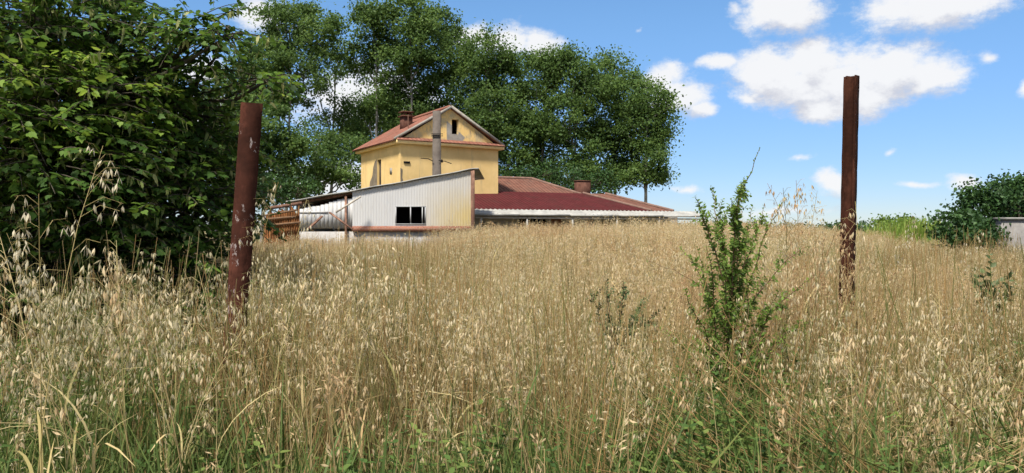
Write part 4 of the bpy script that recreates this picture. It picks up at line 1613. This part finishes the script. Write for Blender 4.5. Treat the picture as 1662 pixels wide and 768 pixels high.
r = np.random.default_rng(900)
OATS = protos('oat_stalk', [oat(r, r.uniform(.92, 1.15), True, int(r.integers(16, 34))) for _ in range(26)], [straw_m, husk_m])
BROM = protos('tawny_grass', [brome(r, r.uniform(.75, 1.05)) for _ in range(12)], [straw_m, husk_m])
TUFT = protos('green_tuft', [tuft(r, r.uniform(.35, .6), 26, .06, .3) for _ in range(8)] + [tuft(r, r.uniform(.3, .55), 26, .07, .85) for _ in range(8)]
              + [stems(r, r.uniform(.75, 1.05), 16) for _ in range(8)] + [tuft(r, r.uniform(.6, .9), 22, .05, .25) for _ in range(6)], [blade_m])


def far_patch(r):
    mb = MB()
    for k in range(34):
        o = oat(r, r.uniform(.85, 1.15), False, int(r.integers(10, 18))) if r.random() < .6 else brome(r, r.uniform(.75, 1.1))
        off = np.array((r.uniform(-.35, .35), r.uniform(-.35, .35), 0))
        o.v = [v + off for v in o.v]
        mb.merge(o)
    t_ = tuft(r, .6, 50, .25, .7)
    mb.merge(t_)
    return mb


FARP = protos('far_oats', [far_patch(r) for _ in range(8)], [straw_m, husk_m])


def clear_of_things(x, y, far=False):
    """Leave out the buildings' own footprints and the trunk."""
    u = U0 + F * x / y
    ok = np.ones(len(x), bool)
    ok &= ~((u < 800) & (y > SY - .6))
    ok &= ~((u >= 800) & (u < 1180) & (y > 35.4 + .42 * (u - 800) / 400 * 12))
    ok &= ~((u > 1610) & (y > 18.3))
    return ok


def near_fade(x, y):
    """The stand opens up close to the camera, sooner in the middle than on the left."""
    u = U0 + F * x / y
    y0 = np.where(u < 420, 2.1, 2.7) + .5 * (vnoise(x, y, 1.3, 21) - .5)
    k = np.clip((y - y0) / 1.3, 0, 1)
    left = np.clip((520 - u) / 200, 0, 1) * np.clip((6.5 - y) / 2, 0, 1)
    shade = ((u < 330 + 40 * vnoise(x, y, 2.0, 31)) & (y > 3.9 + .5 * vnoise(x, y, 1.0, 32)) & (y < 11))
    return (.07 + .93 * k * np.clip(.35 + y / 10, 0, 1)) * (1 - .64 * left) * np.where(shade, .12, 1)


# near and middle oats, stalk by stalk
x, y = wedge(27000, 1.75, 13.0, r)
ok = clear_of_things(x, y)
dens_ = (.15 + 1.15 * vnoise(x, y, 1.1, 11) ** 1.3) * np.where(y > 5, 1.2, .85)
u_ = U0 + F * x / y
dens_ = dens_ * (1 - .9 * ((u_ > 335) & (u_ < 425) & (y < 4.7)))
dens_ = dens_ * (1 - .85 * ((u_ > 1085) & (u_ < 1285) & (y < 4.6)))
ok &= r.random(len(x)) < dens_ * near_fade(x, y)
x, y = x[ok], y[ok]
n0 = len(x)
ty = r.uniform(4.6, 6.2, 46)                       # a taller bunch right of the sapling, and some by the left tree
tx = (r.normal(1292, 34, 46) - U0) / F * ty
ly = r.uniform(2.7, 4.2, 60)
lx = (r.uniform(20, 350, 60) - U0) / F * ly
x, y = np.concatenate([x, tx, lx]), np.concatenate([y, ty, ly])
z = ground_z(x, y)
n = len(x)
osc = height_field(x, y) * (.58 + .60 * r.random(n) ** .8)
osc[n0:n0 + 46] = r.uniform(1.15, 1.72, 46)
osc[n0 + 46:] = r.uniform(1.15, 1.42, 60)
tag(scatter('wild_oat_grass', OATS, np.stack([x, y, z], 1), r.integers(0, 26, n), rots(n, r, .08), osc, hue_field(x, y)),
    'dry wild oats with hanging papery spikelets filling the field', 'oats', kind='stuff')
x, y = wedge(17000, 1.7, 13.0, r)
ok = clear_of_things(x, y) & (r.random(len(x)) < (1 - .8 * ((U0 + F * x / y > 1085) & (U0 + F * x / y < 1285) & (y < 4.6))) * (1 - .85 * ((U0 + F * x / y > 335) & (U0 + F * x / y < 425) & (y < 4.7))) * (.35 + .65 * vnoise(x, y, .6, 12)) * near_fade(x, y) * 1.1)
x, y = x[ok], y[ok]
n = len(x)
tag(scatter('tawny_grass', BROM, np.stack([x, y, ground_z(x, y)], 1), r.integers(0, 12, n), rots(n, r, .14), height_field(x, y) * r.uniform(.6, 1.2, n), np.clip(hue_field(x, y) + .04, 0, 1)),
    'fine tawny grass growing between the oats', 'grass', kind='stuff')
# blades underneath: green near the camera, straw further off
x, y = wedge(17000, 1.75, 13.0, r)
ok = clear_of_things(x, y)
x, y = x[ok], y[ok]
u_ = U0 + F * x / y
gsel = vnoise(x, y, .7, 13) + .35 * np.clip((3.6 - y) / 2, -.6, 1) + .15 * (u_ > 1250) + .3 * (u_ < 480) * (y < 6)
ux, uy = r.uniform(1230, 1640, 90), r.uniform(2.5, 4.2, 90)    # lodged stems, lower right
lodged = len(x)
x, y = np.concatenate([x, (ux - U0) / F * uy]), np.concatenate([y, uy])
gsel = np.concatenate([gsel, np.zeros(90)])
n = len(x)
green = r.random(n) < np.clip((gsel - .35) / .4, .05, .95)
green[lodged:] = False
ui = np.where(green, np.where(r.random(n) < np.where(y > 2.6, .25, .05), r.integers(24, 30, n), r.integers(0, 8, n)), np.where(r.random(n) < np.where(y < 5, .62, .3), r.integers(16, 24, n), r.integers(8, 16, n)))
ui[lodged:] = r.integers(16, 24, n - lodged)
ur = rots(n, r, .1)
ur[lodged:, 0] = r.normal(0, .35, n - lodged)
ur[lodged:, 1] = r.choice((-1, 1), n - lodged) * r.uniform(.9, 1.3, n - lodged)
ur[lodged:, 2] = r.normal(0, .5, n - lodged)
uz = ground_z(x, y)
uz[lodged:] += r.uniform(.15, .35, n - lodged)
tag(scatter('undergrowth_grass', TUFT, np.stack([x, y, uz], 1), ui, ur, r.uniform(.7, 1.5, n) * np.where(ui >= 24, .72, np.where(green & (y < 4.2), 1.25, 1.0)), np.where(green, .22, .75) + r.normal(0, .1, n)),
    'green and straw coloured blades low between the oats', 'grass', kind='stuff')
# far field in patches
x, y = wedge(7600, 12.0, 48.0, r)
ok = clear_of_things(x, y)
x, y = x[ok], y[ok]
n = len(x)
tag(scatter('far_oat_field', FARP, np.stack([x, y, ground_z(x, y)], 1), r.integers(0, 8, n), rots(n, r, .03), height_field(x, y) * r.uniform(.72, 1.2, n), np.clip(hue_field(x, y) + .06, 0, 1)),
    'pale straw field of oats reaching back to the buildings', 'oats', kind='stuff')

# leafy weeds at the lower right and the right edge
WEED = protos('leafy_weed', [weed(r, r.uniform(.6, .92), r.uniform(.045, .068)) for _ in range(10)], [weed_m])
WP = [(1160, 720, 90, 60, 2.6, 3.4, 130), (1185, 600, 90, 60, 3.3, 4.5, 190), (1030, 500, 60, 60, 4.6, 5.6, 46), (300, 740, 60, 60, 2.4, 3.2, 20), (90, 740, 60, 60, 2.4, 3.2, 14), (1130, 560, 60, 60, 3.8, 4.8, 50), (1240, 560, 50, 60, 3.8, 4.8, 50), (900, 740, 60, 60, 2.4, 3.2, 30), (560, 740, 60, 60, 2.3, 3.2, 30), (1590, 720, 90, 50, 2.3, 3.2, 120), (1640, 560, 40, 110, 3.4, 5.5, 150), (740, 730, 70, 60, 2.4, 3.2, 40), (680, 760, 30, 30, 2.2, 2.7, 16),
      (330, 640, 60, 60, 3.2, 4.6, 50), (1280, 560, 80, 60, 4.0, 5.2, 50), (420, 540, 30, 60, 4.6, 5.6, 40), (230, 500, 150, 40, 4.2, 5.8, 190), (60, 560, 90, 40, 3.4, 4.6, 60), (1130, 640, 50, 40, 3, 4, 30)]
wx_, wy_ = list(r.uniform(-4.5, 5.5, 130)), list(r.uniform(5.0, 8.5, 130))
for (u, v, du, dv, y0, y1, k) in WP:
    yy = r.uniform(y0, y1, k)
    wx_ += list((r.normal(u, du * .6, k) - U0) / F * yy)
    wy_ += list(yy)
x, y = np.array(wx_), np.array(wy_)
n = len(x)
tag(scatter('leafy_weeds', WEED, np.stack([x, y, ground_z(x, y)], 1), r.integers(0, 10, n), rots(n, r, .12), r.uniform(.65, 1.2, n), r.uniform(.25, .8, n)),
    'leafy green weeds among the oats', 'weeds', kind='stuff')


# single tall oats that stand out of the mass
def tall_oat(label, base_u, Y, top_v, seed, yawlean=0.0, nsp=34, hue=.45):
    r = np.random.default_rng(seed)
    x = (base_u - U0) / F * Y
    g = float(ground_z(x, Y))
    H = EYE + (VH - top_v) / F * Y - g
    mb = oat(r, H, True, nsp)
    mb.v = [v + np.array((x, Y, g)) for v in mb.v]
    t = thing('oat_stalk', label, 'oat stalk', (x, Y, g), 'tall single oats')
    st, hk = MB(), MB()
    for v, f, tt, m in zip(mb.v, mb.f, mb.t, mb.m):
        (st if m[0] == 0 else hk).add(v, f - f.min() if True else f, tt)
    st.build('stem', straw_one, t)
    hk.build('panicle', husk_one, t)


straw_one = leaf_mat('single_oat_straw', [(0, (.26, .22, .08)), (1, (.44, .33, .13))], .2)
husk_one = leaf_mat('single_oat_husk', [(0, (.42, .37, .24)), (1, (.64, .57, .40))], .4)
tall_oat('tallest oat stalk at the left edge, its husks hanging before the dark tree', 18, 1.75, 205, 71)
tall_oat('oat stalk second from the left edge, shorter than its tall neighbour', 66, 2.0, 320, 72)
tall_oat('oat stalk with a bushy head against the dark tree, left of the leaning post', 152, 2.5, 378, 73)
tall_oat('oat stalk whose head crosses the lower part of the leaning red post', 384, 3.6, 300, 74)
tall_oat('oat stalk standing clear of the field just right of the leaning red post', 436, 3.4, 318, 75)
tall_oat('oat stalk with its head across the foot of the tall dark post', 1376, 4.9, 352, 76)
tall_oat('oat stalk against the sky right of the sapling, left of the tall dark post', 1300, 5.0, 312, 77)
tall_oat('thin oat stalk against the sky next to the sapling', 1262, 5.2, 330, 78)
tall_oat('lone oat head in front of the dark bush on the right', 1530, 5.5, 372, 79)
